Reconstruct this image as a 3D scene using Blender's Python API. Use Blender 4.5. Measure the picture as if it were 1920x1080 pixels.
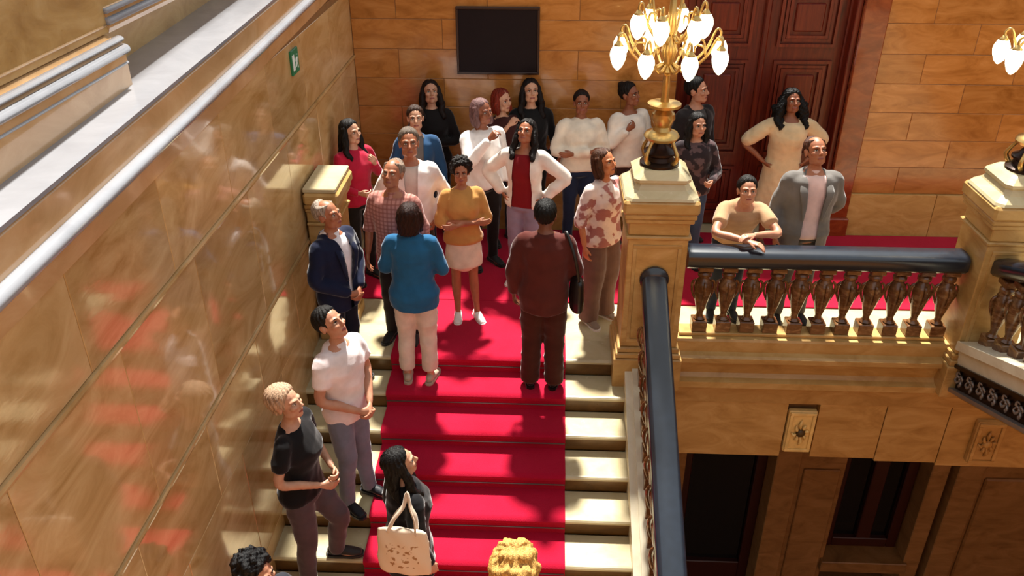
import bpy, bmesh, math, random
import numpy as np
from mathutils import Vector, Matrix, noise
random.seed(7); rng = np.random.RandomState(7)
for o in list(bpy.data.objects): bpy.data.objects.remove(o)
S = bpy.context.scene
COL = S.collection

# ------------------------------------------------------------------ camera
F, TH, PS = 1581.6, 0.5148, 0.0425
CAMP = (-0.206, -6.048, 4.118)
cam = bpy.data.cameras.new('camera'); cam.sensor_width = 36; cam.lens = F/1920*36
camo = bpy.data.objects.new('camera', cam); COL.objects.link(camo)
camo.location = CAMP; camo.rotation_euler = (math.pi/2-TH, 0, PS)
cam.clip_start = .05; S.camera = camo
# ------------------------------------------------------------------ light
W = bpy.data.worlds.new('world'); S.world = W; W.use_nodes = True
W.node_tree.nodes['Background'].inputs[0].default_value = (.94, .97, 1.0, 1)
W.node_tree.nodes['Background'].inputs[1].default_value = .74
sl = bpy.data.lights.new('sun', 'SUN'); sl.energy = 12; sl.angle = math.radians(3.8); sl.color = (1, .95, .86)
suno = bpy.data.objects.new('sun', sl); COL.objects.link(suno)
suno.rotation_euler = Vector((.02, -.455, -.89)).to_track_quat('-Z', 'Y').to_euler()
S.view_settings.view_transform = 'Standard'; S.view_settings.look = 'None'
S.view_settings.gamma = 1; S.view_settings.use_curve_mapping = False
S.view_settings.exposure = 0.0

# ------------------------------------------------------------------ materials
def lin(h):
    h = h.lstrip('#'); r = []
    for i in (0, 2, 4):
        c = int(h[i:i+2], 16)/255; r.append(c/12.92 if c < .04045 else ((c+.055)/1.055)**2.4)
    return (*r, 1)
MATS = {}
def newmat(name):
    m = bpy.data.materials.new(name); m.use_nodes = True; MATS[name] = m
    nt = m.node_tree; return m, nt, nt.nodes['Principled BSDF']
def nd(nt, t, **kw):
    n = nt.nodes.new(t)
    for k, v in kw.items():
        if k in n.inputs: n.inputs[k].default_value = v
        else: setattr(n, k, v)
    return n
def coords(nt, scale=(1, 1, 1), rot=(0, 0, 0), rand=True):
    tc = nd(nt, 'ShaderNodeTexCoord'); mp = nd(nt, 'ShaderNodeMapping'); L = nt.links
    mp.inputs['Scale'].default_value = scale; mp.inputs['Rotation'].default_value = rot
    if rand:
        oi = nd(nt, 'ShaderNodeObjectInfo'); mu = nd(nt, 'ShaderNodeMath', operation='MULTIPLY'); mu.inputs[1].default_value = 37
        L.new(oi.outputs['Random'], mu.inputs[0]); ad = nd(nt, 'ShaderNodeVectorMath', operation='ADD')
        L.new(tc.outputs['Object'], ad.inputs[0]); L.new(mu.outputs[0], ad.inputs[1]); L.new(ad.outputs[0], mp.inputs[0])
    else: L.new(tc.outputs['Object'], mp.inputs[0])
    return mp.outputs[0]
def ramp(nt, fac, stops):
    r = nd(nt, 'ShaderNodeValToRGB'); e = r.color_ramp.elements
    while len(e) < len(stops): e.new(.5)
    for i, (p, c) in enumerate(stops): e[i].position = p; e[i].color = c
    nt.links.new(fac, r.inputs[0]); return r.outputs[0]
def marble(name, c1, c2, c3, rough=.12, scale=1.6, rot=(.3, .5, .2), coat=0, bump=.02, var=.12, stretch=(1, 1, 2.2)):
    m, nt, b = newmat(name); L = nt.links
    v = coords(nt, stretch, rot)
    n = nd(nt, 'ShaderNodeTexNoise', Scale=scale, Detail=9.0, Roughness=.62, Distortion=1.4); L.new(v, n.inputs[0])
    col = ramp(nt, n.outputs[0], [(.28, lin(c1)), (.5, lin(c2)), (.72, lin(c3))])
    oi = nd(nt, 'ShaderNodeObjectInfo'); mr = nd(nt, 'ShaderNodeMapRange'); mr.inputs[3].default_value = 1-var; mr.inputs[4].default_value = 1+var
    L.new(oi.outputs['Random'], mr.inputs[0]); hs = nd(nt, 'ShaderNodeHueSaturation'); L.new(col, hs.inputs['Color']); L.new(mr.outputs[0], hs.inputs['Value'])
    L.new(hs.outputs[0], b.inputs['Base Color'])
    n2 = nd(nt, 'ShaderNodeTexNoise', Scale=scale*9, Detail=5.0); L.new(v, n2.inputs[0])
    mr2 = nd(nt, 'ShaderNodeMapRange'); mr2.inputs[3].default_value = rough*.7; mr2.inputs[4].default_value = rough*1.5
    L.new(n2.outputs[0], mr2.inputs[0]); L.new(mr2.outputs[0], b.inputs['Roughness'])
    bp = nd(nt, 'ShaderNodeBump', Strength=bump, Distance=.02); L.new(n2.outputs[0], bp.inputs['Height']); L.new(bp.outputs[0], b.inputs['Normal'])
    b.inputs['Coat Weight'].default_value = coat; b.inputs['Coat Roughness'].default_value = .05
    return m
def plain(name, c, rough=.5, metal=0, var=.1, nscale=14, bump=.15, spec=.5, sheen=0):
    m, nt, b = newmat(name); L = nt.links; v = coords(nt, rand=False)
    n = nd(nt, 'ShaderNodeTexNoise', Scale=float(nscale), Detail=6.0); L.new(v, n.inputs[0])
    a = lin(c) if isinstance(c, str) else c
    col = ramp(nt, n.outputs[0], [(.3, tuple(x*(1-var) for x in a[:3])+(1,)), (.7, tuple(min(1, x*(1+var)) for x in a[:3])+(1,))])
    L.new(col, b.inputs['Base Color']); b.inputs['Roughness'].default_value = rough; b.inputs['Metallic'].default_value = metal
    b.inputs['Specular IOR Level'].default_value = spec; b.inputs['Sheen Weight'].default_value = sheen
    if bump:
        bp = nd(nt, 'ShaderNodeBump', Strength=bump, Distance=.004); L.new(n.outputs[0], bp.inputs['Height']); L.new(bp.outputs[0], b.inputs['Normal'])
    return m
def cloth(name, c, pattern=None, c2=None, rough=.85):
    if name in MATS: return MATS[name]
    m, nt, b = newmat(name); L = nt.links; v = coords(nt, rand=False)
    n = nd(nt, 'ShaderNodeTexNoise', Scale=9.0, Detail=7.0); L.new(v, n.inputs[0]); a = lin(c)
    col = ramp(nt, n.outputs[0], [(.3, tuple(x*.84 for x in a[:3])+(1,)), (.7, tuple(min(1, x*1.1) for x in a[:3])+(1,))])
    if pattern == 'plaid':
        mix = col
        for dr in ('X', 'Z'):
            w = nd(nt, 'ShaderNodeTexWave', bands_direction=dr, Scale=9.0); L.new(v, w.inputs[0])
            f = ramp(nt, w.outputs[1], [(.62, (0, 0, 0, 1)), (.75, (.65, .65, .65, 1))]); mx = nd(nt, 'ShaderNodeMixRGB')
            L.new(f, mx.inputs[0]); L.new(mix, mx.inputs[1]); mx.inputs[2].default_value = lin(c2); mix = mx.outputs[0]
        col = mix
    elif pattern == 'print':
        w = nd(nt, 'ShaderNodeTexVoronoi', Scale=17.0); L.new(v, w.inputs[0]); n3 = nd(nt, 'ShaderNodeTexNoise', Scale=12.0); L.new(v, n3.inputs[0])
        f = ramp(nt, n3.outputs[0], [(.5, (0, 0, 0, 1)), (.56, (1, 1, 1, 1))]); mx = nd(nt, 'ShaderNodeMixRGB')
        L.new(f, mx.inputs[0]); L.new(col, mx.inputs[1]); mx.inputs[2].default_value = lin(c2); col = mx.outputs[0]
    L.new(col, b.inputs['Base Color']); b.inputs['Roughness'].default_value = rough; b.inputs['Sheen Weight'].default_value = .38; b.inputs['Sheen Roughness'].default_value = .35
    b.inputs['Specular IOR Level'].default_value = .25
    wv = nd(nt, 'ShaderNodeTexNoise', Scale=160.0, Detail=2.0); L.new(v, wv.inputs[0])
    ad = nd(nt, 'ShaderNodeMath', operation='MULTIPLY_ADD'); ad.inputs[1].default_value = .12; L.new(wv.outputs[0], ad.inputs[0]); L.new(n.outputs[0], ad.inputs[2])
    bp = nd(nt, 'ShaderNodeBump', Strength=.4, Distance=.01); L.new(ad.outputs[0], bp.inputs['Height'])
    v2 = coords(nt, (1, 1, .55), (.35, .25, 0), False)
    rg = nd(nt, 'ShaderNodeTexNoise', Scale=5.5, Detail=2.5, Distortion=.9); rg.noise_type = 'RIDGED_MULTIFRACTAL'; L.new(v2, rg.inputs[0])
    bp2 = nd(nt, 'ShaderNodeBump', Strength=.55, Distance=.016); L.new(rg.outputs[0], bp2.inputs['Height']); L.new(bp.outputs[0], bp2.inputs['Normal']); L.new(bp2.outputs[0], b.inputs['Normal'])
    return m
def hairmat(name, c):
    if name in MATS: return MATS[name]
    m, nt, b = newmat(name); L = nt.links; v = coords(nt, (70, 70, 7), rand=False)
    n = nd(nt, 'ShaderNodeTexNoise', Scale=2.0, Detail=6.0, Distortion=.6); L.new(v, n.inputs[0]); a = lin(c)
    L.new(ramp(nt, n.outputs[0], [(.35, tuple(x*.45 for x in a[:3])+(1,)), (.68, tuple(min(1, x*1.3) for x in a[:3])+(1,))]), b.inputs['Base Color'])
    b.inputs['Roughness'].default_value = .5; b.inputs['Specular IOR Level'].default_value = .22
    bp = nd(nt, 'ShaderNodeBump', Strength=.7, Distance=.01); L.new(n.outputs[0], bp.inputs['Height']); L.new(bp.outputs[0], b.inputs['Normal'])
    return m
def skinmat(name, c):
    if name in MATS: return MATS[name]
    m, nt, b = newmat(name); L = nt.links; v = coords(nt, rand=False)
    n = nd(nt, 'ShaderNodeTexNoise', Scale=22.0, Detail=5.0); L.new(v, n.inputs[0]); a = lin(c)
    L.new(ramp(nt, n.outputs[0], [(.3, (a[0]*.9, a[1]*.82, a[2]*.8, 1)), (.7, (min(1, a[0]*1.05), a[1]*1.08, a[2]*1.08, 1))]), b.inputs['Base Color'])
    b.inputs['Roughness'].default_value = .48; b.inputs['Subsurface Weight'].default_value = .08; b.inputs['Subsurface Radius'].default_value = (.01, .004, .002)
    return m
WALL = marble('amber_marble', 'a8824c', 'c4a06c', 'd6b684', rough=.085, scale=1.5, rot=(.9, .1, 0), coat=.35, stretch=(1, 1, 2.6))
BACK = marble('amber_courses', '955c26', 'b3763a', 'c68a4e', rough=.16, scale=2.2, coat=.2, stretch=(1, 1, 3))
STONE = marble('honey_stone', 'a0783e', 'b89256', 'c8a56c', rough=.3, scale=2.4, bump=.05, var=.06)
CREAM = marble('cream_marble', 'b2a27c', 'c0b28c', 'cabd9b', rough=.22, scale=2.2, bump=.03, var=.05)
SUNLIT = marble('sunlit_marble', 'd8cdb0', 'e2d8be', 'ebe3cc', rough=.22, scale=2.2, bump=.03, var=.04)  # lighter copy of the cream marble; strong sun on the stringers put into colour
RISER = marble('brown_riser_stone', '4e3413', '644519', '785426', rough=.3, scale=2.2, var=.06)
COPE = marble('coping_stone', 'b58c5c', 'c89f70', 'd6b084', rough=.1, scale=1.5, coat=.6, var=.04)
SKYSHEEN = marble('sky_sheen_stone', '84868c', '92949a', '9ea0a6', rough=.14, scale=1.5, coat=.5, var=.03)  # bluish grey paints the sky reflection on coping tops and roll highlights
JOINT = plain('mortar', '8a6236', .7)
BALU = marble('brown_marble', '4d2f1a', '6a4527', '9a744d', rough=.2, scale=7, coat=.3)
DOORW = marble('mahogany', '460f07', '661c0b', '7e2f15', rough=.32, scale=2.5, stretch=(7, 7, .6), rot=(0, 0, 0), var=.08)
REDM = marble('red_marble', '6a2a12', '83391c', '9c4f2a', rough=.15, scale=3, coat=.3)
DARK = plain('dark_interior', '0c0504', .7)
BRONZE = plain('dark_bronze', '2b1a12', .35, .6, .2)
BLACKRAIL = plain('blackened_rail', '161e29', .24, 0, .2, spec=.9, bump=.03)
GOLD = plain('gilt_brass', 'c8a565', .3, .85, .15)
GILT = plain('gilt_plaque', 'e6c880', .45, .0, .15)
SCREEN = plain('black_board', '160b10', .55, bump=.02, spec=.2)
WOODDK = plain('dark_wood', '300c08', .4)
LOWSHADE = marble('lower_shade_stone', '6e4e2a', '84623a', '947048', rough=.35, scale=2.4, bump=.05, var=.06)  # honey stone darkened; the lower hall's shade is put into its colour
CARPET = None
def carpetmat():
    m, nt, b = newmat('crimson_carpet'); L = nt.links; v = coords(nt, rand=False)
    n = nd(nt, 'ShaderNodeTexNoise', Scale=220.0, Detail=3.0); L.new(v, n.inputs[0])
    n2 = nd(nt, 'ShaderNodeTexNoise', Scale=2.5, Detail=5.0); L.new(v, n2.inputs[0])
    mx = nd(nt, 'ShaderNodeMath', operation='MULTIPLY_ADD'); mx.inputs[1].default_value = .5; L.new(n.outputs[0], mx.inputs[0])
    h = nd(nt, 'ShaderNodeMath', operation='MULTIPLY'); h.inputs[1].default_value = .5; L.new(n2.outputs[0], h.inputs[0]); L.new(h.outputs[0], mx.inputs[2])
    L.new(ramp(nt, mx.outputs[0], [(.3, lin('9e0826')), (.7, lin('b81637'))]), b.inputs['Base Color'])
    b.inputs['Roughness'].default_value = .95; b.inputs['Sheen Weight'].default_value = .25; b.inputs['Specular IOR Level'].default_value = .1
    b.inputs['Sheen Tint'].default_value = (1, .3, .4, 1)
    bp = nd(nt, 'ShaderNodeBump', Strength=.5, Distance=.006); L.new(n.outputs[0], bp.inputs['Height']); L.new(bp.outputs[0], b.inputs['Normal'])
    return m
CARPET = carpetmat()
def glowmat():
    m, nt, b = newmat('lit_glass'); b.inputs['Base Color'].default_value = (.95, .9, .75, 1)
    b.inputs['Emission Color'].default_value = (1, .86, .55, 1); b.inputs['Emission Strength'].default_value = 4.0; b.inputs['Roughness'].default_value = .2
    return m
GLOW = glowmat()
GREEN = plain('sign_green', '1f7a52', .4, bump=0); SIGNW = plain('sign_white', 'e9f2ec', .4, bump=0)
LIPS = plain('lips', '8a4a42', .45, bump=0); EYEW = plain('eye_white', 'd8d2c8', .25, bump=0); IRIS = plain('iris', '1a100b', .2, bump=0)

# ------------------------------------------------------------------ mesh helpers
def mesh_obj(name, vs, fs, mat, parent=None, smooth=False, loc=None, mi=None):
    me = bpy.data.meshes.new(name)
    me.from_pydata([tuple(v) for v in vs], [], [tuple(int(i) for i in f) for f in fs])
    for m in (mat if isinstance(mat, (list, tuple)) else [mat]): me.materials.append(m)
    if mi is not None: me.polygons.foreach_set('material_index', mi)
    if smooth: me.polygons.foreach_set('use_smooth', [True]*len(me.polygons))
    me.update(); return link(name, me, parent, loc)
def link(name, me, parent=None, loc=None, rot=None):
    o = bpy.data.objects.new(name, me); COL.objects.link(o)
    if parent: o.parent = parent
    if loc is not None: o.location = loc
    if rot is not None: o.rotation_euler = rot
    return o
def empty(name, loc=(0, 0, 0), rz=0):
    o = bpy.data.objects.new(name, None); COL.objects.link(o); o.location = loc; o.rotation_euler = (0, 0, rz); o.empty_display_size = .1
    return o
def tag(o, label=None, cat=None, group=None, kind=None):
    if label: o['label'] = label
    if cat: o['category'] = cat
    if group: o['group'] = group
    if kind: o['kind'] = kind
    return o
class MB:
    def __init__(s): s.v = []; s.f = []
    def add(s, v, f):
        b = len(s.v); s.v += [tuple(x) for x in v]; s.f += [tuple(int(i)+b for i in q) for q in f]; return s
    def box(s, x0, x1, y0, y1, z0, z1, bev=0.0):
        bm = bmesh.new(); bmesh.ops.create_cube(bm, size=1)
        for v in bm.verts: v.co = Vector(((x0+x1)/2+v.co.x*(x1-x0), (y0+y1)/2+v.co.y*(y1-y0), (z0+z1)/2+v.co.z*(z1-z0)))
        if bev: bmesh.ops.bevel(bm, geom=bm.edges[:], offset=bev, segments=1, affect='EDGES')
        bm.verts.index_update(); s.add([v.co[:] for v in bm.verts], [[v.index for v in f.verts] for f in bm.faces]); bm.free(); return s
    def lathe(s, prof, c=(0, 0, 0), n=16, square=False):
        vs, fs = [], []
        for r, z in prof:
            for k in range(n):
                a = 2*math.pi*(k+.5)/n; rr = r
                if square: rr = r/max(abs(math.cos(a)), abs(math.sin(a)))
                vs.append((c[0]+rr*math.cos(a), c[1]+rr*math.sin(a), c[2]+z))
        m = len(prof)
        for i in range(m-1):
            for k in range(n): fs.append((i*n+k, i*n+(k+1) % n, (i+1)*n+(k+1) % n, (i+1)*n+k))
        fs.append(tuple(range(n))[::-1]); fs.append(tuple((m-1)*n+k for k in range(n)))
        return s.add(vs, fs)
    def tube(s, pts, rad, n=10, sub=3, cap=True):
        v, f = tube(pts, rad, n, sub, cap); return s.add(v, f)
    def extr(s, prof, x0, x1, ax='x', slope=0, closed=True):
        # prof: list of (a, z); ax x: a = y, swept along x from x0 to x1
        n = len(prof); vs = []
        for t in (x0, x1):
            for a, z in prof: vs.append((t, a, z) if ax == 'x' else (a, t, z+slope*t))
        fs = [(i, (i+1) % n, n+(i+1) % n, n+i) for i in range(n if closed else n-1)]
        if closed: fs += [tuple(range(n))[::-1], tuple(range(n, 2*n))]
        return s.add(vs, fs)
    def build(s, name, mat, parent=None, smooth=False, loc=None, auto=None):
        bm = bmesh.new()
        vv = [bm.verts.new(v) for v in s.v]
        for f in s.f:
            try: bm.faces.new([vv[i] for i in f])
            except ValueError: pass
        bmesh.ops.recalc_face_normals(bm, faces=bm.faces[:])
        me = bpy.data.meshes.new(name); bm.to_mesh(me); bm.free(); me.materials.append(mat)
        if smooth: me.polygons.foreach_set('use_smooth', [True]*len(me.polygons))
        if smooth and auto is not None:
            try: me.set_sharp_from_angle(angle=math.radians(auto))
            except Exception: pass
        return link(name, me, parent, loc)
def resample(P, R, sub):
    P = np.array(P, float); R = np.array(R, float)
    if R.ndim == 1: R = np.stack([R, R], 1)
    if sub <= 1 or len(P) < 3:
        if len(P) == 2 and sub > 1:
            t = np.linspace(0, 1, sub+1)[:, None]; return P[0]*(1-t)+P[1]*t, R[0]*(1-t)+R[1]*t
        return P, R
    oP, oR = [], []; n = len(P)
    for i in range(n-1):
        p0, p1, p2, p3 = P[max(i-1, 0)], P[i], P[i+1], P[min(i+2, n-1)]
        for k in range(sub):
            t = k/sub; oP.append(.5*((2*p1)+(-p0+p2)*t+(2*p0-5*p1+4*p2-p3)*t*t+(-p0+3*p1-3*p2+p3)*t**3)); oR.append(R[i]*(1-t)+R[i+1]*t)
    oP.append(P[-1]); oR.append(R[-1]); return np.array(oP), np.array(oR)
def tube(P, R, n=12, sub=4, cap=True, rounded=False):
    P, R = resample(P, R, sub); m = len(P); vs = []; fs = []
    T = np.gradient(P, axis=0); T /= np.linalg.norm(T, axis=1)[:, None]+1e-9
    t0 = T[0]; ref = np.array([1., 0, 0]) if abs(t0[0]) < .8 else np.array([0, 1., 0])
    a = ref-t0*(ref@t0); a /= np.linalg.norm(a); ang = 2*np.pi*np.arange(n)/n
    for i in range(m):
        a = a-T[i]*(a@T[i]); a /= np.linalg.norm(a); b = np.cross(T[i], a)
        vs.append(P[i]+np.outer(np.cos(ang)*R[i, 0], a)+np.outer(np.sin(ang)*R[i, 1], b))
    vs = np.concatenate(vs); fs = [(i*n+k, i*n+(k+1) % n, (i+1)*n+(k+1) % n, (i+1)*n+k) for i in range(m-1) for k in range(n)]
    if cap:
        e0, e1 = P[0]-T[0]*R[0].min()*.6*rounded, P[-1]+T[-1]*R[-1].min()*.7*rounded
        vs = np.concatenate([vs, [e0, e1]]); q = m*n
        fs += [(q, (k+1) % n, k) for k in range(n)]+[(q+1, (m-1)*n+k, (m-1)*n+(k+1) % n) for k in range(n)]
    return vs, fs
def rods(vs): return vs

# ------------------------------------------------------------------ setting
r, t = .1556, .3143
XW, XS, YB = -2.2, .4954, 2.6          # left wall, right end of the steps, back wall
NST = 14
def zc(y): return 2.735+.04*y

# floors
fl = MB().box(XW-.6, 7.5, 0.30, YB+.9, -.3, 0).build('floor', CREAM); tag(fl, kind='structure', label='pale stone floor of the stair landing')
MB().box(XW, .95, 0.04, .30, -.3, -.043).build('edge_slab', CREAM, fl)
MB().box(XS, .95, .0, .30, -.043, 0).build('edge_slab', CREAM, fl)
MB().box(.95, 7.5, 0.10, .30, -.3, 0).build('edge_slab', CREAM, fl)
lf = MB().box(-6, 9, -12, 6, -4.9, -4.6).build('floor_lower', plain('lower_floor', '6b5134', .4)); tag(lf, kind='structure', label='lower hall floor far below the landing')
# steps
st = empty('stairs'); tag(st, 'broad flight of pale stone steps leading down from the landing', kind='structure')
treadp = [(0, 0), (-.014, -.004), (-.024, -.016), (-.024, -.032), (-.010, -.042), (.30, -.042), (.30, 0)]
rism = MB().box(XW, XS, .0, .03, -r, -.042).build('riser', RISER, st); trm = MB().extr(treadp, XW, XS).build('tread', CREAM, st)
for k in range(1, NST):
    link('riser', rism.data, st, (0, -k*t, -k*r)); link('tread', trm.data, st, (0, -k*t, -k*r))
mid = MB().box(-2.2, .7, -NST*t-3, -NST*t+.35, -NST*r-.3, -NST*r).build('floor_half_landing', CREAM); tag(mid, kind='structure', label='half landing at the foot of the flight')
us = MB().add([(XW, .3, -.2), (XW, -NST*t, -NST*r-.2), (XW, -NST*t, -NST*r-.5), (XW, .3, -.5), (.8, .3, -.2), (.8, -NST*t, -NST*r-.2), (.8, -NST*t, -NST*r-.5), (.8, .3, -.5)],
              [(0, 1, 2, 3), (4, 7, 6, 5), (0, 4, 5, 1), (3, 2, 6, 7), (0, 3, 7, 4), (1, 5, 6, 2)]).build('stair_soffit', STONE, st)
# carpet
def ribbon(path, x0, x1, th=.012):
    vs = []; n = len(path)
    nor = []
    for i in range(n):
        a = Vector(path[max(i-1, 0)]); c = Vector(path[min(i+1, n-1)]); d = (c-a).normalized(); nor.append(Vector((-d.y, d.x)))
    for x in (x0, x1):
        for i in range(n):
            vs.append((x, path[i][0], path[i][1])); q = Vector(path[i])+nor[i]*th; vs.append((x, q.x, q.y))
    fs = []
    for i in range(n-1):
        a, b2 = 2*i, 2*i+2; N = 2*n
        fs += [(a+1, b2+1, N+b2+1, N+a+1), (a, N+a, N+b2, b2), (a, b2, b2+1, a+1), (N+a, N+a+1, N+b2+1, N+b2)]
    fs += [(0, 1, 2*n+1, 2*n), (2*n-2, 4*n-2, 4*n-1, 2*n-1)]
    return vs, fs
path = []
for k in range(NST, 0, -1):
    y0, z0 = -k*t, -k*r
    path += [(y0-.004, z0-.11), (y0-.008, z0-.045), (y0-.022, z0-.034), (y0-.024, z0-.014), (y0-.012, z0-.001), (y0+.01, z0+.002), (y0+t*.5, z0+.002), (y0+t-.018, z0+.003), (y0+t-.006, z0+.012)]
path += [(-.004, -.11), (-.008, -.045), (-.022, -.034), (-.024, -.014), (-.012, -.001), (.01, .002), (.5, .002), (.945, .002)]
cv, cf = ribbon([(a, z) for a, z in path], -1.5145, 0.0)
cp = empty('red_carpet', (0, 0, 0)); tag(cp, 'crimson carpet runner down the steps and across the landing', 'carpet')
MB().add(cv, cf).build('stair_runner', CARPET, cp, True, auto=40)
MB().box(-2.15, 7.4, 0.95, 2.55, .002, .016, .004).build('landing_runner', CARPET, cp)
rodm = plain('stair_rod_metal', '7a6a68', .4, .5)
rodme = MB().tube([(-1.51, 0, 0), (-.004, 0, 0)], [.006, .006], 8, 1).build('stair_rod', rodm, cp, True)
rodme.location = (0, -.02, -r+.07)
for k in range(1, NST): link('stair_rod', rodme.data, cp, (0, -k*t-.02, -(k+1)*r+.07))

# left wall: slabs with joints, fillets, coping
wl = MB().box(XW-.30, XW-.005, -9, YB+.3, -3.2, 2.62).build('wall_left', JOINT); tag(wl, kind='structure', label='left wall of polished amber marble slabs beside the steps')
slab_cache = {}
def slab(par, mat, w, h, d, loc, axis, jit=.0012, name='slab', bev=.003):
    key = (round(w, 3), round(h, 3), round(d, 3), axis, mat.name)
    if key not in slab_cache:
        b = MB()
        b.box(*( (-d/2, d/2, -w/2, w/2) if axis == 'x' else (-w/2, w/2, -d/2, d/2)), -h/2, h/2, bev)
        o = b.build(name, mat, par); slab_cache[key] = o.data
    else: o = link(name, slab_cache[key], par)
    o.location = loc; o.rotation_euler = (random.uniform(-jit, jit), random.uniform(-jit, jit), random.uniform(-jit, jit)) if jit else (0, 0, 0)
    return o
rows = [(-2.55, -1.6), (-1.6, -.62), (-.62, .36), (.36, .93), (.97, 1.90), (1.94, 2.56)]
off = [0, .35, .1, .5, .2, .45]
for (z0, z1), o_ in zip(rows, off):
    y = YB; first = True
    while y > -8.6:
        w = .95 if not first else .45+o_
        first = False
        if y > -5.6: slab(wl, WALL, w-.004, z1-z0-.004, .05, (XW-.025, y-w/2, (z0+z1)/2), 'x')
        y -= w
for z in (.95, 1.92):
    MB().extr([(XW-.03, -.02), (XW+.012, -.016), (XW+.016, 0), (XW+.012, .016), (XW-.03, .02)], -7.5, YB, 'y').build('fillet', WALL, wl, loc=(0, 0, z))
cpr = [(-2.24, -.16), (-2.175, -.15), (-2.172, .0), (-2.178, .17), (-2.20, .19), (-2.80, .19), (-2.80, -.16)]
MB_roll = None
cop = MB().extr([(a, z+2.735) for a, z in cpr], -8, YB, 'y', .04).build('trim_1', COPE); tag(cop, kind='structure', label='moulded stone coping along the top of the left wall')
MB().extr([(-2.175, 2.735+.186), (-2.175, 2.735+.205), (-2.64, 2.735+.205), (-2.64, 2.735+.186)], -8, YB, 'y', .04).build('coping_top', SKYSHEEN, cop)  # thin slab added to carry the painted sky reflection
MB().extr([(-2.16+.045*math.cos(a*math.pi/8), 2.735+.034*math.sin(a*math.pi/8)) for a in range(16)], -8, YB, 'y', .04).build('roll', SKYSHEEN, cop, True)
up = MB().box(-3.1, -2.46, -8, YB, 3.13, 4.6).box(-3.1, -2.62, -8, YB, 2.6, 3.13).build('wall_upper_left', STONE); tag(up, kind='structure', label='upper wall beyond the left coping')
def rollp(x, z, a, b): return [(x+a*math.cos(k*math.pi/8), z+b*math.sin(k*math.pi/8)) for k in range(16)]
upb = MB().extr([(-2.63, 2.70), (-2.38, 2.70), (-2.38, 3.08), (-2.42, 3.11), (-2.47, 3.125), (-2.63, 3.125)], -8, -1.76, 'y').build('trim_2', COPE); tag(upb, kind='structure', label='low moulded plinth block on the upper left wall')
for q in ((-2.385, 3.055, .034, .026), (-2.40, 3.105, .026, .016), (-2.384, 2.985, .010, .008)): MB().extr(rollp(*q), -8, -1.755, 'y').build('roll', SKYSHEEN, upb, True)
MB().extr(rollp(-2.462, 3.165, .010, .008), -8, -1.74, 'y').build('roll', COPE, upb, True)
up2 = MB().extr([(-2.63, 3.125), (-2.46, 3.125), (-2.45, 3.15), (-2.45, 3.24), (-2.465, 3.26), (-2.63, 3.26)], -1.73, YB, 'y').build('trim_3', COPE); tag(up2, kind='structure', label='moulding along the recessed upper left wall')
for q in ((-2.452, 3.185, .026, .02), (-2.452, 3.235, .02, .014)): MB().extr(rollp(*q), -1.735, YB, 'y').build('roll', SKYSHEEN, up2, True)
wr_ = MB().box(7.6, 7.9, -9.3, YB+.4, -4.6, 2.9).build('wall_right', BACK); tag(wr_, kind='structure', label='far right wall of the stair hall')
wn = MB().box(-3.1, 7.9, -9.3, -9, -4.6, 2.6).build('wall_near', BACK); tag(wn, kind='structure', label='wall of the stair hall behind the viewpoint')

# back wall with courses, door opening x 1.06..3.10
DX0, DX1 = 1.12, 2.86
wb = MB().box(XW-.4, DX0, YB+.005, YB+.4, -.3, 2.7).box(DX1, 8, YB+.005, YB+.4, -.3, 2.7).build('wall_back', JOINT); tag(wb, kind='structure', label='back wall of amber stone courses behind the crowd')
hs = [.50, .30, .30, .30, .30, .30, .30, .30, .30]
z = 0
for i, h in enumerate(hs):
    bw = .92
    for (xa, xb) in ((XW, DX0), (DX1+.25, 7.6)):
        x = xa; fw = bw*(.5 if i % 2 else 1)
        while x < xb-.01:
            w = min(fw, xb-x); fw = bw
            if xb-x-w < .2: w = xb-x
            slab(wb, STONE if i == 0 else BACK, w-.005, h-.005, .05+(.03 if i == 0 else 0), (x+w/2, YB+.025-(.015 if i == 0 else 0), z+h/2), 'y', .0015, 'stone_block'); x += w
    z += h
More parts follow.
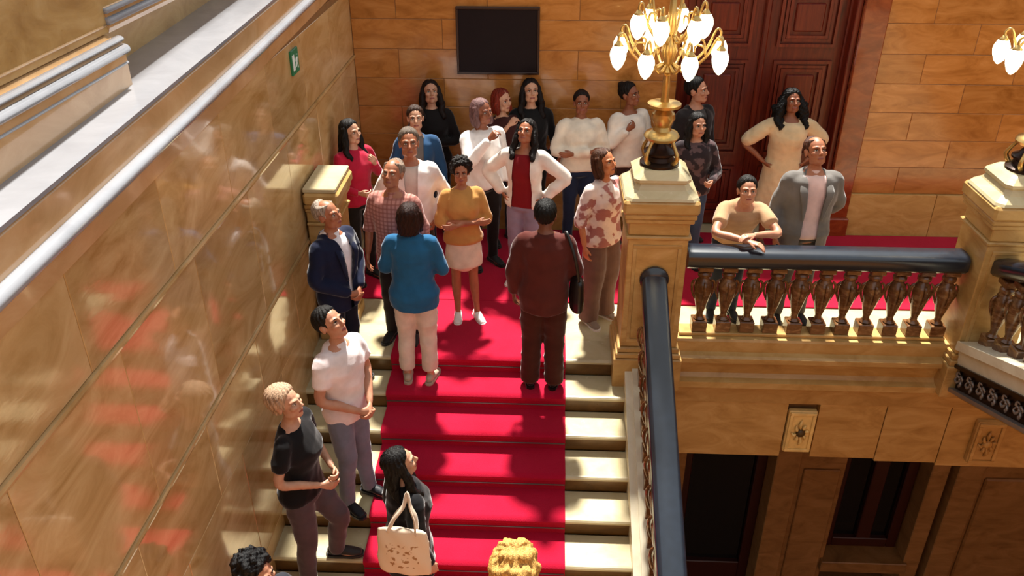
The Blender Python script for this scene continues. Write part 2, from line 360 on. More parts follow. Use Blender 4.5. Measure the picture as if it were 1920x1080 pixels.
# red marble jamb + mahogany door
jb = empty('trim_4', (DX1, YB, 0)); tag(jb, 'reddish marble jamb beside the tall mahogany door', kind='structure')
MB().box(0, .25, -.05, .3, 0, 2.7, .01).build('jamb_block', REDM, jb); MB().box(-.02, .27, -.08, .3, 0, .22, .01).build('jamb_base', REDM, jb)
MB().box(-.05, .02, .02, .3, .0, 2.7, .008).build('jamb_fillet', DOORW, jb)
dr = empty('door_1', ((DX0+DX1)/2, YB+.2, 0)); tag(dr, 'tall panelled mahogany double door in the back wall', kind='structure')
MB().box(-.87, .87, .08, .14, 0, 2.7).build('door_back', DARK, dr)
for s in (-1, 1):
    leaf = MB().box(min(s*.01, s*.84), max(s*.01, s*.84), 0, .06, .02, 2.7).build('door_leaf', DOORW, dr)
    for (z0, z1) in ((.16, .72), (.86, 1.88), (2.02, 2.60)):
        xa, xb = (.13, .72) if s > 0 else (-.72, -.13)
        fr = MB()
        for k, (m_, d_) in enumerate(((0, -.035), (.05, -.02), (.085, -.03))):
            w_ = .03
            fr.box(xa+m_, xb-m_, d_, .01, z0+m_, z0+m_+w_).box(xa+m_, xb-m_, d_, .01, z1-m_-w_, z1-m_).box(xa+m_, xa+m_+w_, d_, .01, z0+m_+w_, z1-m_-w_).box(xb-m_-w_, xb-m_, d_, .01, z0+m_+w_, z1-m_-w_)
        fr.build('panel_moulding', DOORW, leaf)
        MB().box(xa+.15, xb-.15, -.022, .01, z0+.15, z1-.15, .012).build('panel', DOORW, leaf)
    MB().lathe([(.0, 0), (.02, 0), (.02, .01), (.012, .02), (.012, .04), (.028, .05), (.03, .065), (.0, .08)], n=12).build('door_knob', GOLD, leaf, True, loc=(s*.08, 0, 1.05)).rotation_euler = (math.pi/2, 0, 0)
for x in (-.86, -.03, .80): MB().box(x, x+.06, -.05, .06, 0, 2.7, .012).build('door_stile', DOORW, dr)
# black board on back wall
bd = empty('wall_board', (-.715, YB, 2.095)); tag(bd, 'square black board hung on the back wall above the crowd', 'board')
MB().box(-.40, .40, -.03, .0, -.315, .315).build('panel', SCREEN, bd)
fr = MB().box(-.42, .42, -.045, 0, .31, .335, .004).box(-.42, .42, -.045, 0, -.335, -.31, .004).box(-.42, -.395, -.045, 0, -.31, .31, .004).box(.395, .42, -.045, 0, -.31, .31, .004).build('frame', plain('board_frame', '2a1612', .35), bd)

# exit sign on left wall
es = empty('exit_sign', (XW, .50, 2.41)); es.scale = (1, .85, .85); tag(es, 'small green and white emergency exit sign on the left wall', 'sign')
MB().box(0, .018, -.11, .11, -.11, .11, .003).build('plate', GREEN, es)
pic = MB()
pic.box(.018, .0205, -.09, -.03, -.07, .07)                # white door
pic.build('doorway_mark', SIGNW, es)
fig = MB(); X_ = .0195
for a, b2, wd in (((.045, .055), (.045, .058), .016), ((.04, .03), (.02, -.015), .014), ((.02, -.015), (.05, -.03), .009), ((.05, -.03), (.06, -.07), .008), ((.02, -.015), (0, -.045), .009), ((0, -.045), (-.025, -.05), .008), ((.04, .03), (.075, .02), .007), ((.04, .03), (.01, .02), .007), ((.01, .02), (-.005, .0), .006)):
    fig.tube([(X_, a[0], a[1]), (X_, b2[0], b2[1])], [wd*.6, wd*.6], 6, 1)
fig.build('running_figure', SIGNW, es)

# lower wall under the balustrade with flat arch
wf = MB().box(.95, 4.6, .14, .30, -1.05, -.2).build('wall_front', JOINT); tag(wf, kind='structure', label='stone wall under the balustrade above the lower doorways')
xs = [.95, 1.42, 1.98]; 
for a, b2, z0, z1 in ((.95, 2.0, -1.06, -.45), (2.27, 2.86, -1.06, -.45), (2.86, 3.42, -1.09, -.45), (3.42, 4.6, -1.12, -.45)):
    slab(wf, STONE, b2-a-.008, z1-z0, .08, ((a+b2)/2, .10, (z0+z1)/2), 'y', .001, 'stone_block')
def plaque(x, z, label, mat=GILT, yy=.07):
    p = empty('keystone_plaque', (x, yy, z)); tag(p, label, 'ornament')
    MB().box(-.125, .125, -.03, .03, -.23, .23, .01).build('plate', mat, p)
    b = MB()
    for i, q in enumerate(((-.115, .115, .19, .22), (-.115, .115, -.22, -.19))): b.box(q[0], q[1], -.045, -.03, q[2], q[3], .004)
    b.box(-.115, -.085, -.045, -.03, -.19, .19, .004).box(.085, .115, -.045, -.03, -.19, .19, .004).build('border', mat, p)
    for k in range(8):
        a = k*math.pi/4; d = .105 if k % 2 == 0 else .085
        MB().tube([(.03*math.cos(a), -.035, .03*math.sin(a)), (d*.55*math.cos(a+.25), -.05, d*.9*math.sin(a+.25)), (d*.75*math.cos(a), -.04, d*1.35*math.sin(a))], [.006, .017, .004], 8, 3).build('leaf', mat, p, True)
    MB().lathe([(0, 0), (.035, 0), (.045, .012), (.03, .03), (0, .036)], n=12).build('rosette', plain('rosette_dark', '4a3a1c', .5) if 'rosette_dark' not in MATS else mat, p, True, loc=(0, -.035, 0)).rotation_euler = (math.pi/2, 0, 0)
    return p
plaque(2.135, -.76, 'gilded square relief plaque with dark rosette on the arch below the balustrade')
plaque(3.78, -.80, 'stone-coloured relief plaque on the lower wall near the right edge', STONE, .03)
# cornice under the balustrade
cpf = [(.16, .24), (.0, .24), (-.01, .22), (-.01, .12), (-.05, .105), (-.075, .09), (-.075, .045), (-.04, .03), (-.02, -.02), (.0, -.10), (-.03, -.13), (-.085, -.145), (-.09, -.20), (-.05, -.215), (.0, -.25), (.03, -.26), (.03, -.33), (.045, -.335), (.045, -.45), (.16, -.45)]
co = MB().extr(cpf, .90, 3.62).build('trim_5', STONE); tag(co, kind='structure', label='moulded stone cornice carrying the balustrade')

# lower level back wall with doorways
YL = 1.6
lw = MB().box(.3, 1.50, YL, YL+.3, -4.6, -.3).box(1.50, 4.9, YL+.35, YL+.5, -4.6, -.3).box(4.9, 8, YL, YL+.3, -4.6, -.3).build('wall_lower', LOWSHADE); tag(lw, kind='structure', label='shadowed lower hall wall with doorways')
MB().box(2.50, 2.78, YL-.12, YL+.35, -4.6, -.3, .01).build('pilaster', LOWSHADE, lw); MB().box(2.80, 3.34, YL-.02, YL+.35, -4.6, -.3, .01).build('pilaster', LOWSHADE, lw)
MB().box(2.86, 3.28, YL-.05, YL, -4.4, -2.52, .01).build('pilaster_panel', LOWSHADE, lw)
MB().box(4.30, 4.50, YL-.06, YL+.35, -4.6, -.3, .01).build('pilaster', LOWSHADE, lw); MB().box(4.55, 4.84, YL-.14, YL+.35, -4.6, -.3, .01).build('pilaster', LOWSHADE, lw)
MB().box(4.95, 6.6, YL-.04, YL+.1, -4.5, -2.6, .02).build('wall_panel', LOWSHADE, lw)
for k, (xa, xb, zb, nm) in enumerate(((1.50, 2.50, -4.6, 'door_2'), (3.36, 4.28, -3.95, 'window_1'))):
    d = empty(nm, ((xa+xb)/2, YL+.2, zb)); tag(d, kind='structure', label=('dark doorway in the lower hall' if k == 0 else 'dark tall window in the lower hall wall'))
    H_ = -1.5-zb; w = (xb-xa)/2
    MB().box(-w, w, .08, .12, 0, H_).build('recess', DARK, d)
    MB().box(-w, -w+.12, -.02, .1, 0, H_, .01).build('frame', WOODDK, d); MB().box(w-.12, w, -.02, .1, 0, H_, .01).build('frame', WOODDK, d)
    MB().box(-w+.12, w-.12, -.02, .1, 0, .3 if k == 0 else .14, .01).build('bottom_rail', WOODDK, d)
    if k: MB().box(-.05, .12, -.02, .1, .14, H_, .01).build('mullion', WOODDK, d)
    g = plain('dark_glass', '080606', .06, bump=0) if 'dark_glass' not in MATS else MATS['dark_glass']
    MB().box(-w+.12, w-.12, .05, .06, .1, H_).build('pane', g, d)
MB().box(3.3, 4.34, YL-.1, YL+.3, -4.12, -3.95, .01).build('window_ledge', LOWSHADE, lw)
cl = MB().box(.95, 8, .3, YL+.6, -.45, -.3).build('ceiling_lower', STONE); tag(cl, kind='structure', label='underside of the landing over the lower passage')

# ------------------------------------------------------------------ balustrades
balprof = [(.062, .0), (.062, .10), (.05, .115), (.03, .135), (.027, .165), (.036, .20), (.058, .29), (.073, .37), (.077, .42), (.066, .47), (.045, .50), (.04, .515), (.056, .53), (.056, .555), (.044, .57), (.06, .60), (.062, .64)]
def bal_mesh(par, loc, h=.64, mat=BALU, cache={}):
    key = (round(h, 3), mat.name)
    if key not in cache:
        b = MB().box(-.062, .062, -.062, .062, 0, .105*h/.64, .006).lathe([(q, z*h/.64) for q, z in balprof[2:-2]], n=14).box(-.06, .06, -.06, .06, .585*h/.64, h, .006)
        # four scroll volutes on the belly
        for a in range(4):
            c, s_ = math.cos(a*math.pi/2), math.sin(a*math.pi/2)
            b.tube([(c*.06, s_*.06, .30*h/.64), (c*.088, s_*.088, .38*h/.64), (c*.092, s_*.092, .45*h/.64), (c*.07, s_*.07, .485*h/.64), (c*.058, s_*.058, .45*h/.64)], [.006, .011, .013, .01, .006], 7, 2)
        o = b.build('baluster', mat, par, True, auto=35); cache[key] = o.data
    else: o = link('baluster', cache[key], par)
    o.location = loc; return o
def rail_prof(w, h):  # rounded handrail section
    return [(-w*.7, -h), (-w, -h*.7), (-w, -h*.02), (-w*.92, h*.2), (-w*.65, h*.36), (0, h*.43), (w*.65, h*.36), (w*.92, h*.2), (w, -h*.02), (w, -h*.7), (w*.7, -h)]
ba = empty('balustrade', (2.05, .12, .24)); tag(ba, 'level balustrade of brown balusters between the two lamp posts', 'balustrade')
MB().extr([(a, z) for a, z in rail_prof(.115, .11)], .955-2.05, 3.17-2.05).build('handrail', BLACKRAIL, ba, True, loc=(0, 0, .76), auto=50)
MB().box(.955-2.05, 3.17-2.05, -.075, .075, 0, .03, .005).build('plinth', STONE, ba)
for k in range(11): bal_mesh(ba, (1.02-2.05+.1+k*.198, 0, .03), .625)

YN = .12
def newel(name, cx, label, half=False, x0=None, yn=YN):
    n = empty(name, (cx, yn, -.0)); tag(n, label, 'newel post')
    def bx(nm, hw, z0, z1, mat=STONE, bev=.008):
        xa = -hw if not half else x0-cx
        if half: z0, z1 = (z0*.905 if z0 > 0 else 0), z1*.905
        return MB().box(xa, hw, -hw, hw, z0, z1, bev).build(nm, mat, n)
    bx('foot', .285, -.19, .12); bx('base_moulding', .27, .12, .17); bx('base_moulding', .255, .17, .22)
    bx('shaft', .235, .22, 1.22); bx('neck_moulding', .255, 1.22, 1.25); bx('neck', .235, 1.25, 1.36); bx('neck_moulding', .262, 1.36, 1.40); bx('cap_moulding', .275, 1.40, 1.44)
    bx('cap_slab', .29, 1.44, 1.555, STONE, .02)
    if half:
        bx('cap_top', .27, 1.555, 1.60, CREAM)
    else:
        MB().lathe([(.285, 1.555), (.275, 1.575), (.22, 1.62), (.20, 1.66), (.215, 1.68), (.215, 1.70), (.17, 1.74), (.15, 1.755)], n=32, square=True).build('cap_pyramid', CREAM, n)
    # recessed front panel frame
    for (xa, xb, za, zb) in ((-.19, .19, 1.14, 1.17), (-.19, .19, .27, .30), (-.19, -.16, .30, 1.14), (.16, .19, .30, 1.14)):
        if not half: MB().box(xa, xb, -.243, -.23, za, zb, .003).build('panel_fillet', STONE, n)
    return n
newel('newel_post', .68, 'square stone lamp post at the head of the black stair handrail')
newel('newel_post', 3.43, 'square stone lamp post at the right edge of the landing')
newel('half_newel', -2.18, 'half-height stone pier with pale cap against the left wall', True, XW+.017, .50)

# stair handrail, stringer and balusters on the right of the steps
sb = empty('stair_balustrade', (.68, -.1, 0)); tag(sb, 'black handrail with balusters descending beside the steps from the lamp post', 'balustrade')
sl_ = r/t; LEN = NST*t
def sl_box(par, nm, mat, x0, x1, zb, zt, y0, y1, slope, smooth=False):
    b = MB(); b.add([(x0, y0, zb+slope*y0), (x1, y0, zb+slope*y0), (x1, y0, zt+slope*y0), (x0, y0, zt+slope*y0), (x0, y1, zb+slope*y1), (x1, y1, zb+slope*y1), (x1, y1, zt+slope*y1), (x0, y1, zt+slope*y1)],
                    [(0, 1, 2, 3), (7, 6, 5, 4), (0, 4, 5, 1), (3, 2, 6, 7), (0, 3, 7, 4), (1, 5, 6, 2)]); return b.build(nm, mat, par)
sl_box(sb, 'stringer', SUNLIT, XS-.68, .17, -.6, .035, -LEN, .0, sl_)
sl_box(sb, 'stringer_cap', SUNLIT, XS-.68+.06, .12, .035, .065, -LEN, .0, sl_)
MB().extr([(a, z) for a, z in rail_prof(.10, .105)], -LEN, -.02, 'y', .555).build('handrail', BLACKRAIL, sb, True, loc=(-.005, 0, .90), auto=50)
MB().lathe([(0, -.02), (.11, -.02), (.118, .0), (.11, .02), (0, .024)], n=20).build('rail_rosette', BLACKRAIL, sb, True, loc=(-.005, -.03, .87)).rotation_euler = (math.pi/2, 0, 0)
for k in range(22):
    y = -.16-k*.2; bal_mesh(sb, (-.02, y, .06+sl_*y-.03), .73+.028*k*.2/2)

# flight rising towards the camera on the right
rf = empty('rising_flight', (3.2, -.12, 0)); tag(rf, 'pale stone stringer of the rising flight with dark bronze frieze below its coping', 'staircase')
SL = -.39
sl_box(rf, 'coping', SUNLIT, -.02, .34, .27, .35, -3.2, .0, SL); sl_box(rf, 'stringer', SUNLIT, .02, .32, .12, .27, -3.2, .0, SL)
sl_box(rf, 'frieze_back', BRONZE, .05, .3, -.12, .12, -3.2, .0, SL); sl_box(rf, 'frieze_rail', BRONZE, .0, .06, .10, .135, -3.2, .0, SL); sl_box(rf, 'frieze_rail', plain('pale_bronze', '8f8580', .35, .5), .0, .06, -.135, -.10, -3.2, .0, SL)
sl_box(rf, 'soffit', STONE, .1, 2.2, -.2, -.12, -3.2, .0, SL)
PB = MATS['pale_bronze']; orn = None
for k in range(18):
    y = -.1-k*.165
    if orn is None:
        b = MB()
        for a in range(4):
            an = a*math.pi/2+.4
            b.tube([(.045, .01*math.cos(an), .01*math.sin(an)), (.03, .045*math.cos(an), .045*math.sin(an)), (.03, .062*math.cos(an+.6), .062*math.sin(an+.6)), (.035, .045*math.cos(an+1.0), .045*math.sin(an+1.0))], [.009, .013, .009, .005], 7, 3)
        o = b.lathe([(0, -.01), (.014, -.01), (.014, .01), (0, .01)], (.04, 0, 0), 8).build('scroll', PB, rf, True); orn = o.data
    else: o = link('scroll', orn, rf)
    o.location = (0, y, SL*y)
for k in range(12):
    y = -.12-k*.2; bal_mesh(rf, (.17, y, .35+SL*y-.02), .62)
MB().extr([(a+.17, z) for a, z in rail_prof(.105, .11)], -3.2, .0, 'y', SL).build('handrail', BLACKRAIL, rf, True, loc=(.0, 0, 1.07), auto=50)
for k in range(9):
    MB().box(.33, 2.2, -.05-(k+1)*.36, -.05-k*.36, k*.14-.16, .14+k*.14, .006).build('step', CREAM, rf)

# right continuation of balustrade beyond second post
# ------------------------------------------------------------------ lamps
def candelabra(cx, label):
    c = empty('candelabra_lamp', (cx, YN, 1.755)); tag(c, label, 'lamp', 'lamps on the newel posts')
    MB().lathe([(.15, 0), (.15, .02), (.11, .04), (.10, .07), (.125, .09), (.125, .105), (.085, .125), (.06, .16), (.055, .19)], n=24).build('base', BRONZE, c, True, auto=40)
    MB().lathe([(.055, .18), (.12, .20), (.135, .225), (.12, .25), (.07, .27), (.06, .30), (.09, .36), (.085, .40), (.05, .43), (.06, .44), (.125, .455), (.125, .475), (.05, .49)], n=24).build('vase', GOLD, c, True, auto=40)
    for a in range(4):
        an = a*math.pi/2+math.pi/4; ca, sa = math.cos(an), math.sin(an)
        MB().tube([(ca*.12, sa*.12, .02), (ca*.165, sa*.165, .08), (ca*.13, sa*.13, .16), (ca*.10, sa*.10, .21)], [.02, .018, .013, .018], 8, 3).build('scroll_foot', GOLD, c, True)
    MB().lathe([(.035, .48), (.028, .53), (.032, .60), (.025, .68), (.04, .70), (.075, .72), (.055, .74), (.03, .76), (.04, .80), (.06, .86), (.045, .92), (.025, .98), (.045, 1.04), (.03, 1.12), (.02, 1.25), (.0, 1.30)], n=18).build('stem', GOLD, c, True, auto=45)
    sh = None
    for tier, (n, R, z, ph) in enumerate(((8, .385, .93, .25), (6, .24, 1.13, .1))):
        for k in range(n):
            a = ph+2*math.pi*k/n; ca, sa = math.cos(a), math.sin(a)
            arm = MB().tube([(ca*.03, sa*.03, z-.16), (ca*R*.35, sa*R*.35, z-.20), (ca*R*.72, sa*R*.72, z-.08), (ca*R*.9, sa*R*.9, z+.06), (ca*R, sa*R, z+.05), (ca*R, sa*R, z)], [.010, .012, .010, .009, .009, .012], 8, 4)
            arm.tube([(ca*R*.72, sa*R*.72, z-.08), (ca*R*.66, sa*R*.66, z-.01), (ca*R*.5, sa*R*.5, z-.01), (ca*R*.5, sa*R*.5, z-.06)], [.008, .009, .008, .004], 7, 3)
            ao = arm.build('arm', GOLD, c, True)
            if sh is None:
                so = MB().lathe([(.014, .0), (.038, -.016), (.056, -.055), (.059, -.082), (.051, -.12), (.033, -.162), (.010, -.186), (0, -.19)], n=16).build('lamp_shade', GLOW, ao, True)
                ho = MB().lathe([(0, .02), (.014, .018), (.024, .0), (.036, -.014), (.030, -.02), (0, -.02)], n=14).build('shade_holder', GOLD, ao, True); sh = (so.data, ho.data)
            else: so = link('lamp_shade', sh[0], ao); ho = link('shade_holder', sh[1], ao)
            so.location = ho.location = (ca*R, sa*R, z)
    return c
candelabra(.665, 'gilt candelabra with lit glass buds on the post by the stair handrail')
candelabra(3.43, 'gilt candelabra with lit glass buds cut off by the right edge')

# ------------------------------------------------------------------ people
def remesh(vs, fs, voxel, smooth=4, fac=.5):
    me = bpy.data.meshes.new('tmp'); me.from_pydata([tuple(v) for v in vs], [], [tuple(int(i) for i in f) for f in fs]); me.update()
    o = bpy.data.objects.new('tmp', me); COL.objects.link(o)
    m = o.modifiers.new('r', 'REMESH'); m.mode = 'VOXEL'; m.voxel_size = voxel
    if smooth: s = o.modifiers.new('s', 'SMOOTH'); s.factor = fac; s.iterations = smooth
    dg = bpy.context.evaluated_depsgraph_get(); ev = o.evaluated_get(dg); em = ev.to_mesh()
    n = len(em.vertices); co = np.empty(n*3); em.vertices.foreach_get('co', co); nr = np.empty(n*3); em.vertex_normals.foreach_get('vector', nr)
    F_ = [tuple(p.vertices) for p in em.polygons]; ev.to_mesh_clear()
    bpy.data.objects.remove(o); bpy.data.meshes.remove(me)
    return co.reshape(-1, 3), F_, nr.reshape(-1, 3)
class Geo:
    def __init__(s): s.v = np.zeros((0, 3)); s.f = []; s.m = []
    def add(s, v, f, mi=0):
        b = len(s.v); s.v = np.concatenate([s.v, np.asarray(v, float).reshape(-1, 3)]); s.f += [tuple(int(i)+b for i in q) for q in f]; s.m += ([mi]*len(f) if np.isscalar(mi) else list(mi)); return s
    def tube(s, P, R, n=12, sub=4, mi=0): return s.add(*tube(P, R, n, sub, True, True), mi)
    def ell(s, c, R, mi=0, nu=16, nv=12, rot=None):
        vs = [(0, 0, 1)]; fs = []
        for i in range(1, nv):
            for k in range(nu):
                a, b = math.pi*i/nv, 2*math.pi*k/nu; vs.append((math.sin(a)*math.cos(b), math.sin(a)*math.sin(b), math.cos(a)))
        vs.append((0, 0, -1)); q = len(vs)-1
        for k in range(nu):
            fs.append((0, 1+k, 1+(k+1) % nu)); fs.append((q, q-nu+(k+1) % nu, q-nu+k))
            for i in range(nv-2): fs.append((1+i*nu+k, 1+(i+1)*nu+k, 1+(i+1)*nu+(k+1) % nu, 1+i*nu+(k+1) % nu))
        v = np.array(vs)*np.array(R)
        if rot is not None: v = v@np.array(rot).T
        return s.add(v+np.array(c), fs, mi)
def rotm(ax, a):
    return np.array(Matrix.Rotation(a, 3, ax))

# head template (faces -Y, origin at head centre)
def make_head(fem):
    g = Geo()
    g.ell((0, .012, .030), (.074, .097, .088)); g.ell((0, -.022, -.032), (.060 if fem else .063, .068, .084)); g.ell((0, -.054, -.086), (.030 if fem else .037, .034, .028))
    g.ell((-.032, -.02, -.07), (.03, .045, .034)); g.ell((.032, -.02, -.07), (.03, .045, .034))
    g.tube([(0, -.086, .016), (0, -.097, -.008), (0, -.110, -.030)], [.008, .0095, .0125], 10, 4)
    for s in (-1, 1):
        g.ell((s*.011, -.097, -.033), (.008, .010, .0075)); g.ell((s*.038, -.062, -.022), (.024, .026, .022))
        g.tube([(s*.010, -.086, .022), (s*.034, -.080, .026), (s*.054, -.060, .020)], [.009, .0095, .007], 8, 3)
        g.ell((s*.075, .014, -.008), (.009, .019, .031)); g.ell((s*.080, .020, .006), (.007, .016, .018))
    g.tube([(-.024, -.082, -.060), (0, -.0915, -.0565), (.024, -.082, -.060)], [.004, .007, .004], 8, 3)
    g.tube([(-.021, -.081, -.0665), (0, -.089, -.069), (.021, -.081, -.0665)], [.004, .0075, .004], 8, 3)
    v, f, n = remesh(g.v, g.f, .0056, 3)
    for s in (-1, 1):      # eye sockets
        d = v-np.array([s*.031, -.085, .002]); w = np.exp(-((d[:, 0]/.017)**2+(d[:, 2]/.011)**2+(d[:, 1]/.03)**2)); v[:, 1] += .009*w
    h = Geo(); fc = np.array([v[list(q)].mean(0) for q in f])
    lip = (abs(fc[:, 0]) < .024) & (abs(fc[:, 2]+.0625) < .0085-.12*abs(fc[:, 0])) & (fc[:, 1] < -.078)
    h.add(v, f, lip.astype(int))
    for s in (-1, 1):
        h.ell((s*.031, -.0715, .002), (.0135, .0115, .0085), 2, 12, 8); h.ell((s*.031, -.0805, .002), (.0055, .004, .0055), 3, 10, 6)
        h.tube([(s*.013, -.0935, .021), (s*.032, -.0885, .027), (s*.052, -.067, .021)], [.003, .0042, .002], 6, 3, 4)
        h.tube([(s*.017, -.081, .006), (s*.031, -.085, .0115), (s*.046, -.077, .005)], [.002, .0028, .002], 6, 3, 4)
    return h
HEADS = {True: make_head(True), False: make_head(False)}
def make_hand(curl):
    g = Geo()   # local axes: x = thumb side, y = back of hand (palm normal -y), z = along fingers
    g.tube([(0, 0, -.03), (0, 0, .0), (.002, 0, .045), (.0, 0, .088)], [(.024, .018), (.026, .017), (.037, .0155), (.039, .0125)], 12, 3)
    for i, (x, L) in enumerate(((.0285, .070), (.010, .079), (-.009, .074), (-.0275, .057))):
        p = [np.array([x, 0, .075])]; a = 0
        for k, q in enumerate((.15, .42, .32, .26)):
            a += curl*(0.15, .55, .6, .45)[k]*(1+.08*i); p.append(p[-1]+L*q*1.15*np.array([x*.6, -math.sin(a), math.cos(a)]))
        g.tube(p, [.0088, .0088, .0083, .0076, .0062], 8, 3)
    a = .3+curl*.35
    g.tube([(.018, -.004, .015), (.036, -.010, .042), (.048-curl*.008, -.018-curl*.006, .066), (.052-curl*.018, -.026-curl*.012, .088)], [.013, .0118, .0098, .0078], 8, 3)
    v, f, n = remesh(g.v, g.f, .0048, 2)
    return v, f
HANDS = {'relax': make_hand(.55), 'grip': make_hand(1.25), 'flat': make_hand(.18)}
def hair_geo(style, sc=1.0):
    g = Geo(); face = True
    if style in ('short', 'balding', 'bun', 'pony'): g.ell((0, .019, .040), (.086, .107, .097), 0, 24, 16)
    elif style == 'crop':
        g.ell((0, .026, .044), (.094, .112, .098), 0, 24, 16); g.tube([(0, .06, .03), (0, .066, -.05)], [(.078, .05), (.062, .04)], 14, 3)
    elif style == 'curly':
        g.ell((0, .022, .045), (.10, .115, .10), 0, 24, 16); R_ = np.random.RandomState(3)
        for i in range(60):
            u = R_.uniform(0, 2*math.pi); w = R_.uniform(-.55, 1); q = math.sqrt(1-w*w); g.ell((.095*q*math.cos(u), .025+.11*q*math.sin(u), .045+.1*w), (.024,)*3, 0, 8, 6)
    elif style == 'bob':
        g.ell((0, .02, .036), (.088, .106, .093), 0, 24, 16); g.tube([(0, .05, .05), (0, .06, -.03), (0, .055, -.13)], [(.088, .062), (.095, .06), (.085, .045)], 16, 4)
        for s in (-1, 1): g.tube([(s*.07, .01, .05), (s*.086, -.005, -.03), (s*.083, -.015, -.125)], [.03, .03, .024], 10, 4)
    elif style in ('long', 'longcurly'):
        k = 1.32 if style == 'longcurly' else 1
        g.ell((0, .02, .038), (.087*k**.4, .106, .094*k**.3), 0, 24, 16); g.tube([(0, .05, .05), (0, .075, -.05), (0, .10, -.18), (0, .095, -.30)], [(.085*k, .055), (.10*k, .05*k), (.115*k, .042*k), (.085*k, .028)], 16, 4)
        for s in (-1, 1): g.tube([(s*.068, .012, .05), (s*.09*k, .0, -.05), (s*.105*k, -.005, -.16), (s*.10*k, -.045, -.27)], [.03, .033*k, .034*k, .02], 10, 4)
        if style == 'longcurly':
            R_ = np.random.RandomState(5)
            for i in range(70):
                s = R_.choice((-1, 1)); zz = R_.uniform(-.27, -.03); g.ell((s*R_.uniform(.09, .15), R_.uniform(-.02, .10), zz), (.032,)*3, 0, 8, 6)
    if style == 'bun': g.ell((0, .085, .10), (.04, .04, .038))
    if style == 'pony': g.tube([(0, .10, .06), (0, .15, .03), (0, .15, -.06), (0, .135, -.15)], [.02, .03, .027, .01], 10, 4)
    v, f, n = remesh(g.v, g.f, .0074, 2)
    # hairline: pull the volume inside the skull over the face
    x, y, z = v.T
    hl = (.084-.48*np.clip(abs(x)-.012, 0, 1)) if style in ('long', 'bob', 'longcurly') else .083-.55*np.clip(abs(x)-.028, 0, 1)+.004*np.sin(x*210)+.003*np.sin(x*390+1)
    if style == 'balding': hl = hl+.016
    sf = 1.0 if style in ('long', 'bob', 'longcurly') else 1.9
    front = 1/(1+np.exp(-((-.030-y)/(.006*sf)))); low = 1/(1+np.exp(-((hl-z)/(.005*sf))))
    m_ = front*low
    if style in ('short', 'balding', 'bun', 'pony'):
        neck = 1/(1+np.exp(-((-.055-z)/.006))); side = (1/(1+np.exp(-((abs(x)-.05)/.006))))*(1/(1+np.exp(-((-.012-z)/.006))))*(y < .045)
        ear = np.exp(-(((y-.012)/.024)**2+((z+.008)/.03)**2)*1.2)
        if style != 'pony' or True: m_ = np.maximum.reduce([m_, neck*(z > -.2)*(y < .125), side, np.clip(ear*1.6, 0, 1)*(abs(x) > .05)])
    inside = abs(x) < .064
    if style in ('long', 'bob', 'longcurly', 'curly'): m_ = m_*np.where(inside | (z > -.02), 1, np.clip(1-(abs(x)-.064)/.02, 0, 1))
    c = np.array([0, .0, .0]); tgt = np.stack([x*.72, np.maximum(y, -.05)*.8, np.clip(z, -.06, .1)*.8], 1)
    if style == 'balding':
        top = np.clip((z-.085)/.02, 0, 1)*np.clip((.05-y)/.03, 0, 1); m_ = np.maximum(m_, top*.55)
    v = v*(1-m_[:, None])+tgt*m_[:, None]
    # strand relief
    ang = np.arctan2(v[:, 0], v[:, 1]-.02); rel = .0032*np.sin(ang*17+v[:, 2]*24+1.3*np.sin(v[:, 2]*55))+(.004*np.sin(v[:, 0]*160)*np.sin(v[:, 2]*150+v[:, 1]*140) if 'curly' in style else 0)
    v = v+n*(rel*(1-m_))[:, None]
    if style in ('long', 'bob', 'longcurly'):
        pt = np.exp(-(v[:, 0]/.007)**2)*np.clip((v[:, 2]-.085)/.02, 0, 1); v[:, 2] -= .009*pt
        lo = np.clip((-.02-v[:, 2])/.2, 0, 1); v[:, 0] += lo*.010*np.sin(v[:, 2]*42+v[:, 1]*12); v[:, 1] += lo*.007*np.sin(v[:, 2]*37+1)
    return v, f
HAIRS = {}
TOR_M = [(.84, .150, .105, 0), (.93, .168, .118, .005), (1.06, .152, .108, 0), (1.18, .162, .114, -.005), (1.30, .180, .120, -.004), (1.39, .176, .104, .004), (1.445, .115, .082, .012), (1.49, .062, .060, .014)]
TOR_F = [(.84, .158, .112, .005), (.93, .175, .122, .01), (1.05, .138, .100, .0), (1.16, .142, .105, -.006), (1.27, .155, .128, -.02), (1.37, .156, .100, -.0), (1.435, .10, .075, .012), (1.48, .055, .054, .014)]
ARMS = {  # elbow, wrist (x mirrored by side), palm normal, hand
 'down': ((.245, .03, 1.14), (.255, -.045, .89), (-1, 0, 0), 'relax'),
 'crossed': ((.25, -.05, 1.13), (-.10, -.215, 1.15), (0, 1, 0), 'relax'),
 'pocket': ((.29, .07, 1.15), (.195, -.05, .94), (-1, .2, 0), 'grip'),
 'clasp': ((.255, -.01, 1.13), (.055, -.19, .98), (0, 1, .2), 'grip'),
 'behind': ((.27, .07, 1.15), (.08, .16, .98), (0, 1, 0), 'grip'),
 'photo': ((.23, -.18, 1.22), (.06, -.28, 1.46), (-1, .2, 0), 'grip'),
 'strap': ((.26, -.04, 1.15), (.13, -.165, 1.32), (0, 1, 0), 'grip'),
 'hip': ((.40, .05, 1.19), (.215, -.04, 1.0), (-1, 0, 0), 'relax'),
 'hold': ((.25, -.03, 1.13), (.14, -.25, 1.10), (-1, 0, .2), 'grip'),
}
